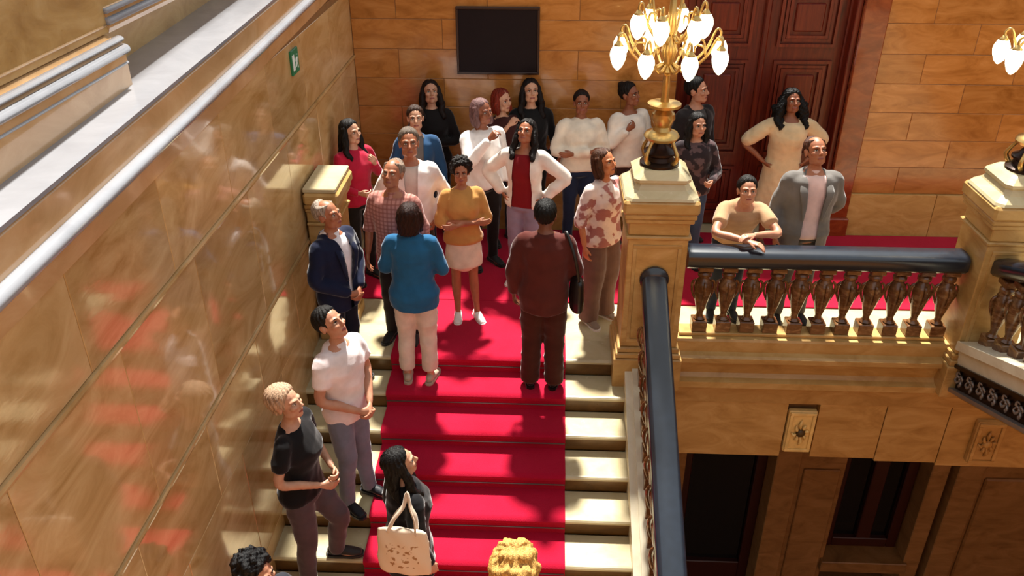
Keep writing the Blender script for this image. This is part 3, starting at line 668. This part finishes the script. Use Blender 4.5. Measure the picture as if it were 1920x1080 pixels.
def person(label, loc, h, face, top, bottom, hair, hairc, skin, fem=True, arms=('down', 'down'), head=(0, 0), lean=0, shoes=('222222', 'low'), legs=None, jacket=None, bend=None, group=None, vox=.0135, wide=1.0, rawarms=None, hairk=1.0):
    s = h/1.75
    P = empty('person', loc, math.radians(face)); tag(P, label, 'person')
    if group: P['group'] = group
    hip = np.array([0, 0, .93]); RL = rotm('X', math.radians(lean))
    def L(p): p = np.array(p, float); return hip+RL@(p-hip)
    tor = [list(q) for q in (TOR_F if fem else TOR_M)]
    for q in tor: q[1] *= wide; q[2] *= wide
    def torso(g, off, z0, z1, flare=0, inner=1.0, top_in=True):
        P_, R_ = [], []
        zs = [q[0] for q in tor]
        ks = sorted(set([z0, z1]+[z for z in zs if z0 < z < z1]))
        for z in ks:
            a = [np.interp(z, zs, [q[i] for q in tor]) for i in (1, 2, 3)]
            if z < zs[0]: a = [tor[0][1], tor[0][2], tor[0][3]]
            e = off+flare*max(0, (1.25-z))
            if z > 1.42: e = off*.6
            P_.append(L((0, a[2], z))); R_.append((a[0]+e, a[1]+e))
        g.tube(P_, R_, 20, 3)
    legs_ = legs or [((.095, -.02, .49), (.105, .015, .085)), ((.095, -.02, .49), (.105, .015, .085))]
    LG = []
    for sd, (kn, an) in zip((-1, 1), legs_): LG.append(((sd*.085, .0, .90), (sd*kn[0], kn[1], kn[2]), (sd*an[0], an[1], an[2])))
    AR = []
    for i, sd in enumerate((-1, 1)):
        if rawarms: el, wr, pn, hd = rawarms[i]; AR.append((L((sd*.165*wide, .004, 1.40)), np.array(el), np.array(wr), np.array(pn), hd, sd)); continue
        el, wr, pn, hd = ARMS[arms[i]] if isinstance(arms[i], str) else arms[i]
        ft = np.array([sd, 1, 1])
        AR.append((L((sd*.165*wide, .004, 1.40)), L(np.array(el)*ft*np.array([1+(wide-1)*.6, 1, 1])), L(np.array(wr)*ft), RL@(np.array(pn)*ft), hd, sd))
    # crossed arms: put one forearm over the other
    if arms[0] == 'crossed' and arms[1] == 'crossed' and not rawarms:
        a = list(AR[0]); a[2] = a[2]+np.array([0, -.035, .035]); AR[0] = tuple(a)
    # ---- body
    g = Geo(); torso(g, -.006, .84, 1.49)
    nk0, nk1 = L((0, .016, 1.45)), L((0, .0, 1.56)); g.tube([nk0, nk1], [.056 if not fem else .049, .05 if not fem else .045], 12, 3)
    for sh, el, wr, pn, hd, sd in AR:
        k = 1 if not fem else .88; inn = L((sd*.08, .01, 1.40)); mid = el*.55+wr*.45
        g.tube([inn, sh, sh*.5+el*.5, el, mid, wr], [.055*k, .054*k, .046*k, .039*k, .038*k, .0265*k], 12, 3)
    for hp, kn, an in LG:
        hp, kn, an = map(np.array, (hp, kn, an)); calf = kn*.68+an*.32+np.array([0, .018, 0])
        g.tube([hp+np.array([0, 0, .05]), hp*.85+kn*.15, hp*.4+kn*.6, kn, calf, kn*.2+an*.8, an-np.array([0, 0, .02])], [.085, .084, .064, .052, .053, .036, .034], 12, 3)
        g.tube([an+np.array([0, .02, -.03]), an+np.array([0, -.05, -.045]), an+np.array([0, -.14, -.06])], [.032, .032, .022], 10, 3)
    v, f, n = remesh(g.v, g.f, .017, 3)
    B = Geo(); B.add(v, f, 0)
    HR = rotm('Z', math.radians(head[0]))@rotm('X', -math.radians(head[1]))
    piv = L((0, .012, 1.535)); hs_ = 1.02 if fem else 1.06
    def H(v_): return (np.asarray(v_)*hs_+np.array([0, -.016, .095]))@HR.T+piv
    hd_ = HEADS[fem]; B.add(H(hd_.v), hd_.f, hd_.m)
    for sh, el, wr, pn, hd, sd in AR:
        u = wr-el; u /= np.linalg.norm(u); pn = pn/np.linalg.norm(pn)
        if hd.startswith('in'): hd = 'grip'
        nn = pn-u*(pn@u); nn /= np.linalg.norm(nn); w = np.cross(u, nn); pref = np.array([0, -1, .6])
        if w@pref < 0: w = -w
        hv, hf = HANDS[hd]; M = np.stack([w, -nn, u], 1); k = 1 if not fem else .9
        hv2 = hv*k@M.T+wr; B.add(hv2, hf if np.linalg.det(M) > 0 else [q[::-1] for q in hf], 0)
    hm = hairmat('hair_'+hairc, hairc); sk = skinmat('skin_'+skin, skin)
    mesh_obj('body', B.v*s, B.f, [sk, LIPS, EYEW, IRIS, hm], P, True, mi=B.m)
    # ---- hair
    if hair:
        if hair not in HAIRS: HAIRS[hair] = hair_geo(hair)
        hv, hf = HAIRS[hair]; mesh_obj('hair', H((hv-np.array([0, .02, .0]))*hairk+np.array([0, .02, .0]))*s, hf, hm, P, True)
    # ---- clothes
    seed = np.random.RandomState(abs(hash(label)) % 1000 if False else (len(label)*37+int(h*1000)) % 9999)
    def finish(g, name, mat, folds=.004, cut=None, smooth=4, vx=None, edge=None):
        v, f, n = remesh(g.v, g.f, vx or vox, smooth)
        d = np.zeros(len(v))
        for i in range(5):
            k = seed.normal(size=3); k /= np.linalg.norm(k); fr = seed.uniform(14, 60); d += (1-2*np.abs(np.sin(v@k*fr*.6+seed.uniform(0, 6)+1.5*np.sin(v[:, 2]*9+i))))/(1+fr/30)
        v = v+n*(d*folds*.95)[:, None]
        if cut is not None:
            c = np.array([v[list(q)].mean(0) for q in f]); c = (c-hip)@RL+hip; keep = ~cut(c[:, 0], c[:, 1], c[:, 2]); f = [q for q, k in zip(f, keep) if k]
            if edge is not None:
                ec = {}
                for q in f:
                    for a_, b_ in zip(q, q[1:]+q[:1]): e_ = (min(a_, b_), max(a_, b_)); ec[e_] = ec.get(e_, 0)+1
                bv = np.array(sorted({i for e_, c_ in ec.items() if c_ == 1 for i in e_}), int)
                if len(bv):
                    u = (v[bv]-hip)@RL+hip; tx = edge(u[:, 2]); ok = (abs(abs(u[:, 0])-tx) < .02); u[ok, 0] = np.sign(u[ok, 0])*tx[ok]; v[bv] = (u-hip)@RL.T+hip
        return mesh_obj(name, v*s, f, mat, P, True)
    def sleeves(g, off, length, k=1.0):
        for sh, el, wr, pn, hd, sd in AR:
            kk = k*(1 if not fem else .92); inn = L((sd*.09, .008, 1.395))
            if length == 'short':
                e = sh*.40+el*.60; g.tube([inn, sh, e], [.064*kk, (.066+off*.5)*kk, (.062+off)*kk], 14, 4)
            elif length == 'elbow':
                e = el*.8+wr*.2; g.tube([inn, sh, sh*.4+el*.6, el, e], [.064*kk, (.066+off*.5)*kk, (.06+off)*kk, (.056+off)*kk, (.058+off)*kk], 14, 4)
            elif length == 'long':
                e = wr*.93+el*.07; mid = el*.5+wr*.5; g.tube([inn, sh, sh*.5+el*.5, el, mid, e], [.064*kk, (.064+off*.6)*kk, (.054+off)*kk, (.048+off)*kk, (.043+off)*kk, (.036+off*.8)*kk], 14, 4)
            elif length == 'puff':
                e = el*.95+wr*.05; g.tube([inn, sh, sh*.55+el*.45, sh*.2+el*.8, e], [.065, .075, .085, .08, .055], 14, 4)
    def top_piece(d, name=None):
        g = Geo(); off = d.get('off', .022)
        torso(g, off, d.get('hem', .88), d.get('neck', 1.455), d.get('flare', .02))
        if d.get('sleeve', 'long') != 'none': sleeves(g, d.get('soff', .006), d.get('sleeve', 'long'))
        if d.get('skirt'):
            zs, hemr = d['skirt']; wz = 1.04
            g.tube([(0, 0, wz+.04), (0, .0, .92), (0, .0, .75), (0, -.01, zs)], [(.155, .12), (.20, .155), (.225, .18), (hemr, hemr*.78)], 24, 4)
        if d.get('collar'):
            c0, c1 = L((0, .012, 1.44)), L((0, .004, 1.495)); g.tube([c0, c1], [(.075, .072), (.066, .064)], 16, 3)
        op = d.get('open'); cut = None
        if op is not None:
            ow, ov = op     # half width at hem, half width at the chest
            cut = lambda x, y, z: (abs(x) < np.interp(z, [.8, 1.1, 1.38, 1.6], [ow, ow*.9, ov, ov+.02])) & (y < -.01) & (z > .3) & (np.abs(x) < .17)
            cut0 = cut; armmask = lambda x, y, z: cut0(x, y, z) & ((z > 1.19) | (y < -.05))
        o = finish(g, name or d['name'], d['mat'], d.get('folds', .004), cut, edge=(None if op is None else (lambda z: np.interp(z, [.8, 1.1, 1.38, 1.6], [op[0], op[0]*.9, op[1], op[1]+.02]))))
        if d.get('buttons'):
            for i in range(4):
                z = 1.32-i*.1; bb = Geo().ell(L((0, -(np.interp(z, [q[0] for q in tor], [q[2] for q in tor])+off+d.get('flare', .02)*max(0, 1.25-z)+.002), z)), (.007, .004, .007), 0, 8, 6); mesh_obj('button', bb.v*s, bb.f, IRIS, o, True)
        return o
    if jacket: top = dict(top); top['folds'] = .001; top['off'] = .014; top['sleeve'] = 'none'
    top_piece(top)
    if jacket: 
        jo = top_piece(jacket)
        if jacket.get('lapel'):
            for sd in (-1, 1):
                lg = Geo(); ow, ov = jacket['open']
                def yz(z): return -(np.interp(z, [q[0] for q in tor], [q[2]-q[3] for q in tor])+jacket.get('off', .02)+jacket.get('flare', .02)*max(0, 1.25-z)+.004)
                pts = [L((sd*(ow*.9+.012), yz(1.08), 1.08)), L((sd*(ov*.8+.03), yz(1.22), 1.22)), L((sd*(ov+.035), yz(1.34), 1.34)), L((sd*(ov+.02), -.062, 1.43)), L((sd*.055, .0, 1.485))]
                lg.tube(pts, [(.006, .006), (.022, .007), (.034, .007), (.024, .009), (.012, .012)], 10, 4); mesh_obj('lapel', lg.v*s, lg.f, jacket['mat'], jo, True)
    if bottom:
        g = Geo(); kind = bottom.get('kind', 'trousers'); w = bottom.get('w', 1.0)
        if kind == 'trousers' or kind == 'shorts':
            g.tube([L((0, .004, 1.04)), (0, .006, .95), (0, .006, .86)], [(tor[2][1]+.002, tor[2][2]+.002), (tor[1][1]+.010, tor[1][2]+.010), (tor[0][1]+.012, tor[0][2]+.018)], 20, 3)
            for hp, kn, an in LG:
                hp, kn, an = map(np.array, (hp, kn, an)); c = bottom.get('crop', 0); e = an*(1-c)+kn*c+np.array([0, .004, -.028*(c == 0)])
                if kind == 'shorts': e = kn*.8+hp*.2; g.tube([hp+np.array([0, 0, .03]), hp*.6+kn*.4, e], [.098, .094, .09], 14, 4); continue
                g.tube([hp+np.array([0, 0, .03]), hp*.75+kn*.25, hp*.35+kn*.65, kn, kn*.6+an*.4+np.array([0, .01, 0]), e], [.097, .097*w**.5, .08*w, .068*w, .064*w, bottom.get('cuff', .054)*w], 14, 4)
        elif kind == 'skirt':
            zs, hr = bottom['skirt']; g.tube([(0, 0, 1.06), (0, 0, .93), (0, 0, .78), (0, -.005, zs)], [(.135, .10), (.176, .124), (.192, .142), (hr, hr*.8)], 22, 4)
        finish(g, bottom['name'], bottom['mat'], .0035)
    # ---- shoes
    sm = cloth('shoe_'+shoes[0], shoes[0], rough=.5)
    for i, (hp, kn, an) in enumerate(LG):
        an = np.array(an); yaw = (-1, 1)[i]*.18; c, s2 = math.cos(yaw), math.sin(yaw)
        def A(q): return an+np.array([q[0]*c-q[1]*s2, q[0]*s2+q[1]*c, q[2]])
        g = Geo(); g.tube([A((0, .062, -.045)), A((0, .03, -.034)), A((0, -.05, -.038)), A((0, -.12, -.052)), A((0, -.172, -.060))], [(.028, .030), (.036, .042), (.043, .034), (.046, .024), (.032, .016)], 14, 4)
        if shoes[1] != 'low': g.tube([A((0, .012, .05)), A((0, .012, -.03))], [.044, .046], 14, 2)
        v, f, n = remesh(g.v, g.f, .008, 2); v[:, 2] = np.maximum(v[:, 2], an[2]-.073); so = mesh_obj('shoe', v*s, f, sm, P, True)
        q = Geo(); ring = [(.034, .07), (.04, .02), (.043, -.05), (.050, -.11), (.042, -.165), (.018, -.192), (-.018, -.192), (-.040, -.165), (-.048, -.11), (-.042, -.05), (-.04, .02), (-.034, .07), (-.012, .088), (.012, .088)]
        m_ = len(ring); q.add([A((a, b2, -.085)) for a, b2 in ring]+[A((a, b2, -.064)) for a, b2 in ring], [(k, (k+1) % m_, m_+(k+1) % m_, m_+k) for k in range(m_)]+[tuple(range(m_))[::-1], tuple(range(m_, 2*m_))])
        mesh_obj('sole', q.v*s, q.f, cloth('sole_'+shoes[2], shoes[2], rough=.6) if len(shoes) > 2 else sm, so)
    return P
def C_(n, c, **k): return cloth(n, c, **k)
def tee(n, c, **k): d = dict(name='shirt', mat=C_(n, c), sleeve='short'); d.update(k); return d
def trou(n, c, **k): d = dict(name='trousers', mat=C_(n, c)); d.update(k); return d
SK1, SK2, SK3, SK4, SK5 = 'b98468', 'a5694a', '8a5236', '7a4a34', 'c49478'
BLK = '0d0907'
def stz(k): return -k*r+.013
# --- landing, back row
person('woman with long black hair in a red cardigan behind the left stone pier', (-2.0, 1.34, .016), 1.64, 48, tee('red_cardigan', 'b01838', sleeve='long', name='cardigan'), trou('black_trousers', '15110f'), 'long', BLK, SK5, True, ('hold', 'strap'), (10, 8))
person('woman in black with long dark hair standing left of the black wall board', (-1.39, 2.36, .016), 1.72, 10, tee('black_knit', '120d0d', sleeve='long', name='sweater'), trou('black_trousers', '15110f'), 'long', '1b0e09', SK5, True, ('down', 'crossed'), (5, 18))
person('woman in a blue denim jacket half hidden behind the man in white', (-1.46, 1.72, .016), 1.65, 12, tee('grey_top', '6d6460', sleeve='short', name='shirt'), trou('dark_jeans', '1c2230'), 'pony', '3a2418', SK5, True, ('down', 'down'), (0, 12), jacket=dict(name='denim_jacket', mat=C_('denim_blue', '23486e'), off=.026, open=(.05, .06), soff=.014, hem=.9))
person('man in a white open jacket with grey hair behind the plaid shirt man', (-1.38, .80, .0), 1.75, 8, tee('pale_tee', 'cfc2b8', name='shirt'), trou('khaki_dark', '3a322a'), 'short', '6a5c50', SK2, False, ('pocket', 'pocket'), (4, 16), jacket=dict(name='jacket', mat=C_('white_jacket', 'efe8e4'), off=.034, open=(.05, .06), soff=.018, hem=.86))
person('man in a reddish plaid shirt standing behind the blue jacket', (-1.45, .28, .0), 1.67, -8, dict(name='shirt', mat=C_('plaid_shirt', 'bd857a', pattern='plaid', c2='8f564c'), sleeve='elbow', off=.024, collar=True, hem=.82), trou('charcoal_trousers', '211a1a', w=1.1), 'balding', '8a7666', SK2, False, ('down', 'down'), (-6, 20))
# --- stairs, left
person('woman seen from behind in a teal blue jacket and pale trousers', (-1.25, -.15, stz(1)), 1.65, 178, dict(name='jacket', mat=C_('teal_jacket', '1d5a84'), off=.034, soff=.016, hem=.80, flare=.05, collar=True), trou('pale_trousers', 'd8c6b6', w=1.22, crop=.14, cuff=.062), 'bob', '2a120a', SK5, True, ('hold', 'hold'), (0, 0), shoes=('b8a48e', 'low'))
person('grey-haired man in a navy suit standing by the left stone pier', (-1.86, -.18, stz(1)), 1.66, 62, tee('white_shirt', 'e6e2e6', sleeve='none', collar=True), trou('navy_trousers', '0b1020'), 'balding', 'a89888', SK2, False, ('clasp', 'clasp'), (10, 14), jacket=dict(name='suit_jacket', mat=C_('navy_suit', '0d1530'), off=.03, open=(.02, .055), soff=.014, hem=.80, lapel=True), shoes=('120d0b', 'low'), wide=1.08)
person('man in a white polo shirt and grey jeans looking up on the steps', (-1.64, -1.13, stz(4)), 1.74, 62, tee('white_polo', 'e4d8d8', off=.022, collar=True, hem=.84, soff=.012), trou('grey_jeans', '6f7484', w=1.08), 'short', '14100f', SK1, False, ('clasp', 'clasp'), (6, 30), shoes=('15161c', 'low'), legs=[((.10, -.05, .49), (.11, -.01, .085)), ((.10, -.02, .49), (.12, -.04, .085))])
person('blonde short-haired woman in a black top with one foot on a higher step', (-1.86, -1.66, stz(6)), 1.77, 84, tee('black_top', '0f0d10', sleeve='short', off=.018), trou('plum_trousers', '54454a', w=1.15), 'crop', 'c2a184', SK5, True, (((.25, .03, 1.16), (.10, -.19, 1.04), (0, 1, .3), 'relax'), ((.26, .0, 1.15), (.04, -.22, 1.08), (0, 1, .3), 'grip')), (-4, 14), legs=[((.10, -.02, .49), (.105, .015, .085)), ((.10, -.20, .56), (.11, -.14, .245))], wide=1.08, shoes=('2a2422', 'low'))
person('person with curly black hair cut off by the bottom edge beside the left wall', (-1.86, -2.60, stz(9)), 1.69, 58, tee('dark_hoodie', '24262e', sleeve='long', name='hoodie'), trou('black_trousers', '15110f'), 'curly', '0b0a0c', SK1, False, ('down', 'down'), (12, 4))
person('person with curly blond hair seen from behind at the bottom edge', (-.34, -2.46, stz(8)), 1.46, 176, tee('olive_shirt', '5a5a48', sleeve='long'), trou('dark_jeans', '1c2230'), 'curly', 'd2a45a', SK5, True, ('down', 'down'), (0, 0), hairk=1.6)
P12 = person('woman in a black coat with long black hair carrying a canvas tote', (-1.08, -1.93, stz(7)), 1.68, 122, dict(name='coat', mat=C_('black_coat', '0c0b10'), off=.032, soff=.018, hem=.68, flare=.06), trou('black_trousers', '15110f'), 'long', '0c0808', SK5, True, ('down', 'down'), (-8, 14))
person('person in a dark brown suit with cropped black hair seen from behind', (-.20, -.17, stz(1)), 1.70, 176, dict(name='suit_jacket', mat=C_('brown_suit', '52211a'), off=.034, soff=.016, hem=.78, flare=.03), trou('brown_suit_trousers', '421a0e', w=1.35, cuff=.066), 'short', '0a0706', SK4, False, ('clasp', 'down'), (0, 6), shoes=('1a0a08', 'low'), wide=1.05)
# --- landing, middle
person('curly-haired woman in a mustard cardigan and cream skirt with crossed arms', (-.93, .72, .0), 1.52, 14, tee('mustard_top', 'c08a4a', sleeve='elbow', name='cardigan', off=.032), dict(kind='skirt', name='skirt', mat=C_('cream_skirt', 'dfcdb8'), skirt=(.62, .20)), 'curly', '150c08', SK2, True, ('crossed', 'crossed'), (-10, 6), shoes=('eee6e0', 'low', 'f2eeea'), legs=[((.09, -.02, .49), (.09, -.06, .085)), ((.09, -.03, .49), (.11, -.1, .085))])
person('woman in a burgundy top under a white open shirt with lilac jeans', (-.40, 1.34, .016), 1.66, -14, tee('burgundy_top', '7a0d16', sleeve='none', neck=1.40), trou('lilac_jeans', '8a8096', w=1.12), 'long', '100806', SK2, True, ('hip', 'hip'), (-4, 24), shoes=('ece4de', 'low', 'f2eeea'), jacket=dict(name='overshirt', mat=C_('white_overshirt', 'e6dcd2'), off=.03, open=(.11, .085), soff=.028, hem=.88))
person('person in a white jacket with mauve bobbed hair beside the auburn-haired woman', (-.82, 1.70, .016), 1.74, 30, tee('white_jacket2', 'ece6e2', sleeve='long', name='jacket', off=.03, soff=.018), trou('black_trousers', '15110f'), 'bob', '7a5a58', SK3, True, ('photo', 'down'), (20, 6))
person('auburn-haired woman with a hand raised to her face below the board', (-.66, 2.25, .016), 1.68, 30, tee('maroon_top', '3a1512', sleeve='short'), trou('dark_jeans', '1c2230'), 'bob', '7a2412', SK5, True, ('photo', 'down'), (20, 4))
person('woman in black with long dark hair right below the board corner', (-.37, 2.38, .016), 1.74, 8, tee('black_jacket', '0c0b0d', sleeve='long', name='jacket', off=.026), trou('black_trousers', '15110f'), 'long', '140a08', SK5, True, ('down', 'down'), (4, 14))
person('woman in a cream sweater with crossed arms and navy jeans', (.14, 2.22, .016), 1.67, 4, tee('cream_sweater', 'e4d8c6', sleeve='long', name='sweater', off=.034, soff=.024, hem=.90), trou('navy_jeans', '1b2740', w=1.08), 'bun', '1a0d08', SK3, True, ('crossed', 'crossed'), (0, 12), shoes=('ded4c8', 'low'), wide=1.08)
person('woman in a white blouse with pinned-up black hair left of the lamp stem', (.64, 2.40, .016), 1.71, 30, tee('white_blouse', 'e6dcd0', sleeve='long', name='blouse', off=.028, soff=.02, neck=1.40), trou('brown_trousers', '3a2018'), 'bun', '120a08', SK3, True, ('strap', 'hold'), (24, 12))
person('woman in a pink printed blouse and wide taupe trousers beside the stone lamp post', (.30, .66, .0), 1.66, 40, dict(name='blouse', mat=C_('printed_blouse', 'e0ccc6', pattern='print', c2='a46a66'), off=.028, soff=.016, hem=.86, sleeve='elbow', flare=.04), trou('taupe_trousers', '6b5048', w=1.5, cuff=.07), 'bob', '4a2a18', 'c07a52', True, ('down', 'hold'), (10, 14), shoes=('8a7868', 'low', 'e8e0d8'))
# --- landing, right
person('man in a dark jacket looking right in front of the mahogany door', (1.30, 2.36, .016), 1.78, 34, tee('grey_tee', '4a4644', sleeve='short'), trou('dark_jeans', '1c2230'), 'short', '0c0908', SK1, False, ('down', 'down'), (28, 8), jacket=dict(name='jacket', mat=C_('charcoal_jacket', '241f20'), off=.03, open=(.04, .05), soff=.014))
person('woman with long black hair in a dark patterned blouse right of the lamp post', (1.23, 1.76, .016), 1.61, 6, dict(name='blouse', mat=C_('dark_print', '2a2024', pattern='print', c2='5a4648'), off=.026, soff=.014, sleeve='long', flare=.04), trou('blue_jeans', '3a4c66'), 'long', '0c0807', SK1, True, ('clasp', 'hold'), (10, 6))
person('woman in a cream belted dress with voluminous curly black hair', (2.23, 2.26, .016), 1.70, 4, dict(name='dress', mat=C_('cream_dress', 'd8bd96'), off=.02, sleeve='puff', hem=.95, skirt=(.50, .27), neck=1.40), None, 'longcurly', '0b0706', SK3, True, ('hip', 'hip'), (4, 16), shoes=('6a4a38', 'low'), wide=1.12)
person('man in a grey blazer over a pale pink shirt behind the balustrade', (2.06, .74, .0), 1.75, 2, tee('pink_shirt', 'e6c6c0', sleeve='none', off=.02, collar=True), trou('grey_trousers', '4a443e'), 'balding', '4a2a1c', SK2, False, ('down', 'behind'), (6, 26), jacket=dict(name='blazer', mat=C_('grey_blazer', '6e6a66'), off=.036, open=(.075, .075), soff=.018, hem=.80, lapel=True), wide=1.1)
person('young man in a tan shirt leaning both arms on the balustrade rail', (1.46, .80, .0), 1.60, 0, tee('tan_tee', 'b4906c', off=.024, soff=.014), trou('dark_jeans', '1c2230'), 'short', '181210', SK1, False, ('down', 'down'), (0, 16), lean=37,
       rawarms=[((-.28, -.56, 1.20), (-.02, -.76, 1.21), (0, 0, -1), 'relax'), ((.28, -.56, 1.20), (.03, -.68, 1.235), (0, 0, -1), 'relax')])

# ------------------------------------------------------------------ bags
tb = empty('tote_bag', (-1.06, -2.22, stz(7)+.90), math.radians(-6)); tag(tb, 'cream canvas tote bag with brown print hanging from the shoulder of the woman in black', 'bag')
g = Geo(); g.tube([(0, 0, 0), (0, 0, .12), (0, 0, .28), (0, 0, .37)], [(.17, .035), (.18, .045), (.17, .04), (.155, .022)], 20, 3)
v, f, n = remesh(g.v, g.f, .012, 2); v = v+n*(.003*np.sin(v[:, 0]*40+v[:, 2]*25))[:, None]
def totemat():
    m, nt, b = newmat('canvas_print'); Lk = nt.links; vv = coords(nt, rand=False)
    sp = nd(nt, 'ShaderNodeSeparateXYZ'); Lk.new(vv, sp.inputs[0])
    n = nd(nt, 'ShaderNodeTexNoise', Scale=26.0, Detail=2.0); Lk.new(vv, n.inputs[0]); f_ = ramp(nt, n.outputs[0], [(.55, (0, 0, 0, 1)), (.60, (1, 1, 1, 1))])
    ax = nd(nt, 'ShaderNodeMath', operation='ABSOLUTE'); Lk.new(sp.outputs[0], ax.inputs[0]); lx = nd(nt, 'ShaderNodeMath', operation='LESS_THAN'); lx.inputs[1].default_value = .105; Lk.new(ax.outputs[0], lx.inputs[0])
    dz = nd(nt, 'ShaderNodeMath', operation='SUBTRACT'); dz.inputs[1].default_value = .17; Lk.new(sp.outputs[2], dz.inputs[0]); az = nd(nt, 'ShaderNodeMath', operation='ABSOLUTE'); Lk.new(dz.outputs[0], az.inputs[0])
    lz = nd(nt, 'ShaderNodeMath', operation='LESS_THAN'); lz.inputs[1].default_value = .10; Lk.new(az.outputs[0], lz.inputs[0])
    m1 = nd(nt, 'ShaderNodeMath', operation='MULTIPLY'); Lk.new(lx.outputs[0], m1.inputs[0]); Lk.new(lz.outputs[0], m1.inputs[1]); m2 = nd(nt, 'ShaderNodeMath', operation='MULTIPLY'); Lk.new(m1.outputs[0], m2.inputs[0]); Lk.new(f_, m2.inputs[1])
    mx = nd(nt, 'ShaderNodeMixRGB'); mx.inputs[1].default_value = lin('dcc8b0'); mx.inputs[2].default_value = lin('a07850'); Lk.new(m2.outputs[0], mx.inputs[0]); Lk.new(mx.outputs[0], b.inputs['Base Color']); b.inputs['Roughness'].default_value = .9
    return m
mesh_obj('bag_body', v, f, totemat(), tb, True)
cv_ = C_('canvas_strap', 'd4c0aa')
for y in (-.02, .02): MB().tube([(-.09, y, .35), (-.05, y+.03, .44), (.0, .07+y*.4, .50), (.02, .10, .585), (.04, .07+y*.4, .50), (.08, y+.03, .44), (.09, y, .35)], [(.012, .004)]*7, 8, 4).build('strap', cv_, tb, True)
sbg = empty('shoulder_bag', (.06, -.24, stz(1)+.80), math.radians(10)); tag(sbg, 'black shoulder bag at the side of the person in the brown suit', 'bag')
g = Geo(); g.tube([(0, 0, 0), (0, 0, .1), (0, 0, .24), (0, 0, .28)], [(.05, .10), (.06, .12), (.05, .11), (.03, .09)], 18, 3); v, f, n = remesh(g.v, g.f, .01, 2)
lea = plain('black_leather', '0a0909', .4); mesh_obj('bag_body', v, f, lea, sbg, True); MB().tube([(0, -.08, .26), (-.03, -.06, .45), (-.07, .0, .60), (-.09, .06, .655), (-.07, .14, .58), (-.03, .12, .42), (0, .08, .26)], [(.012, .005)]*7, 8, 4).build('strap', lea, sbg, True)
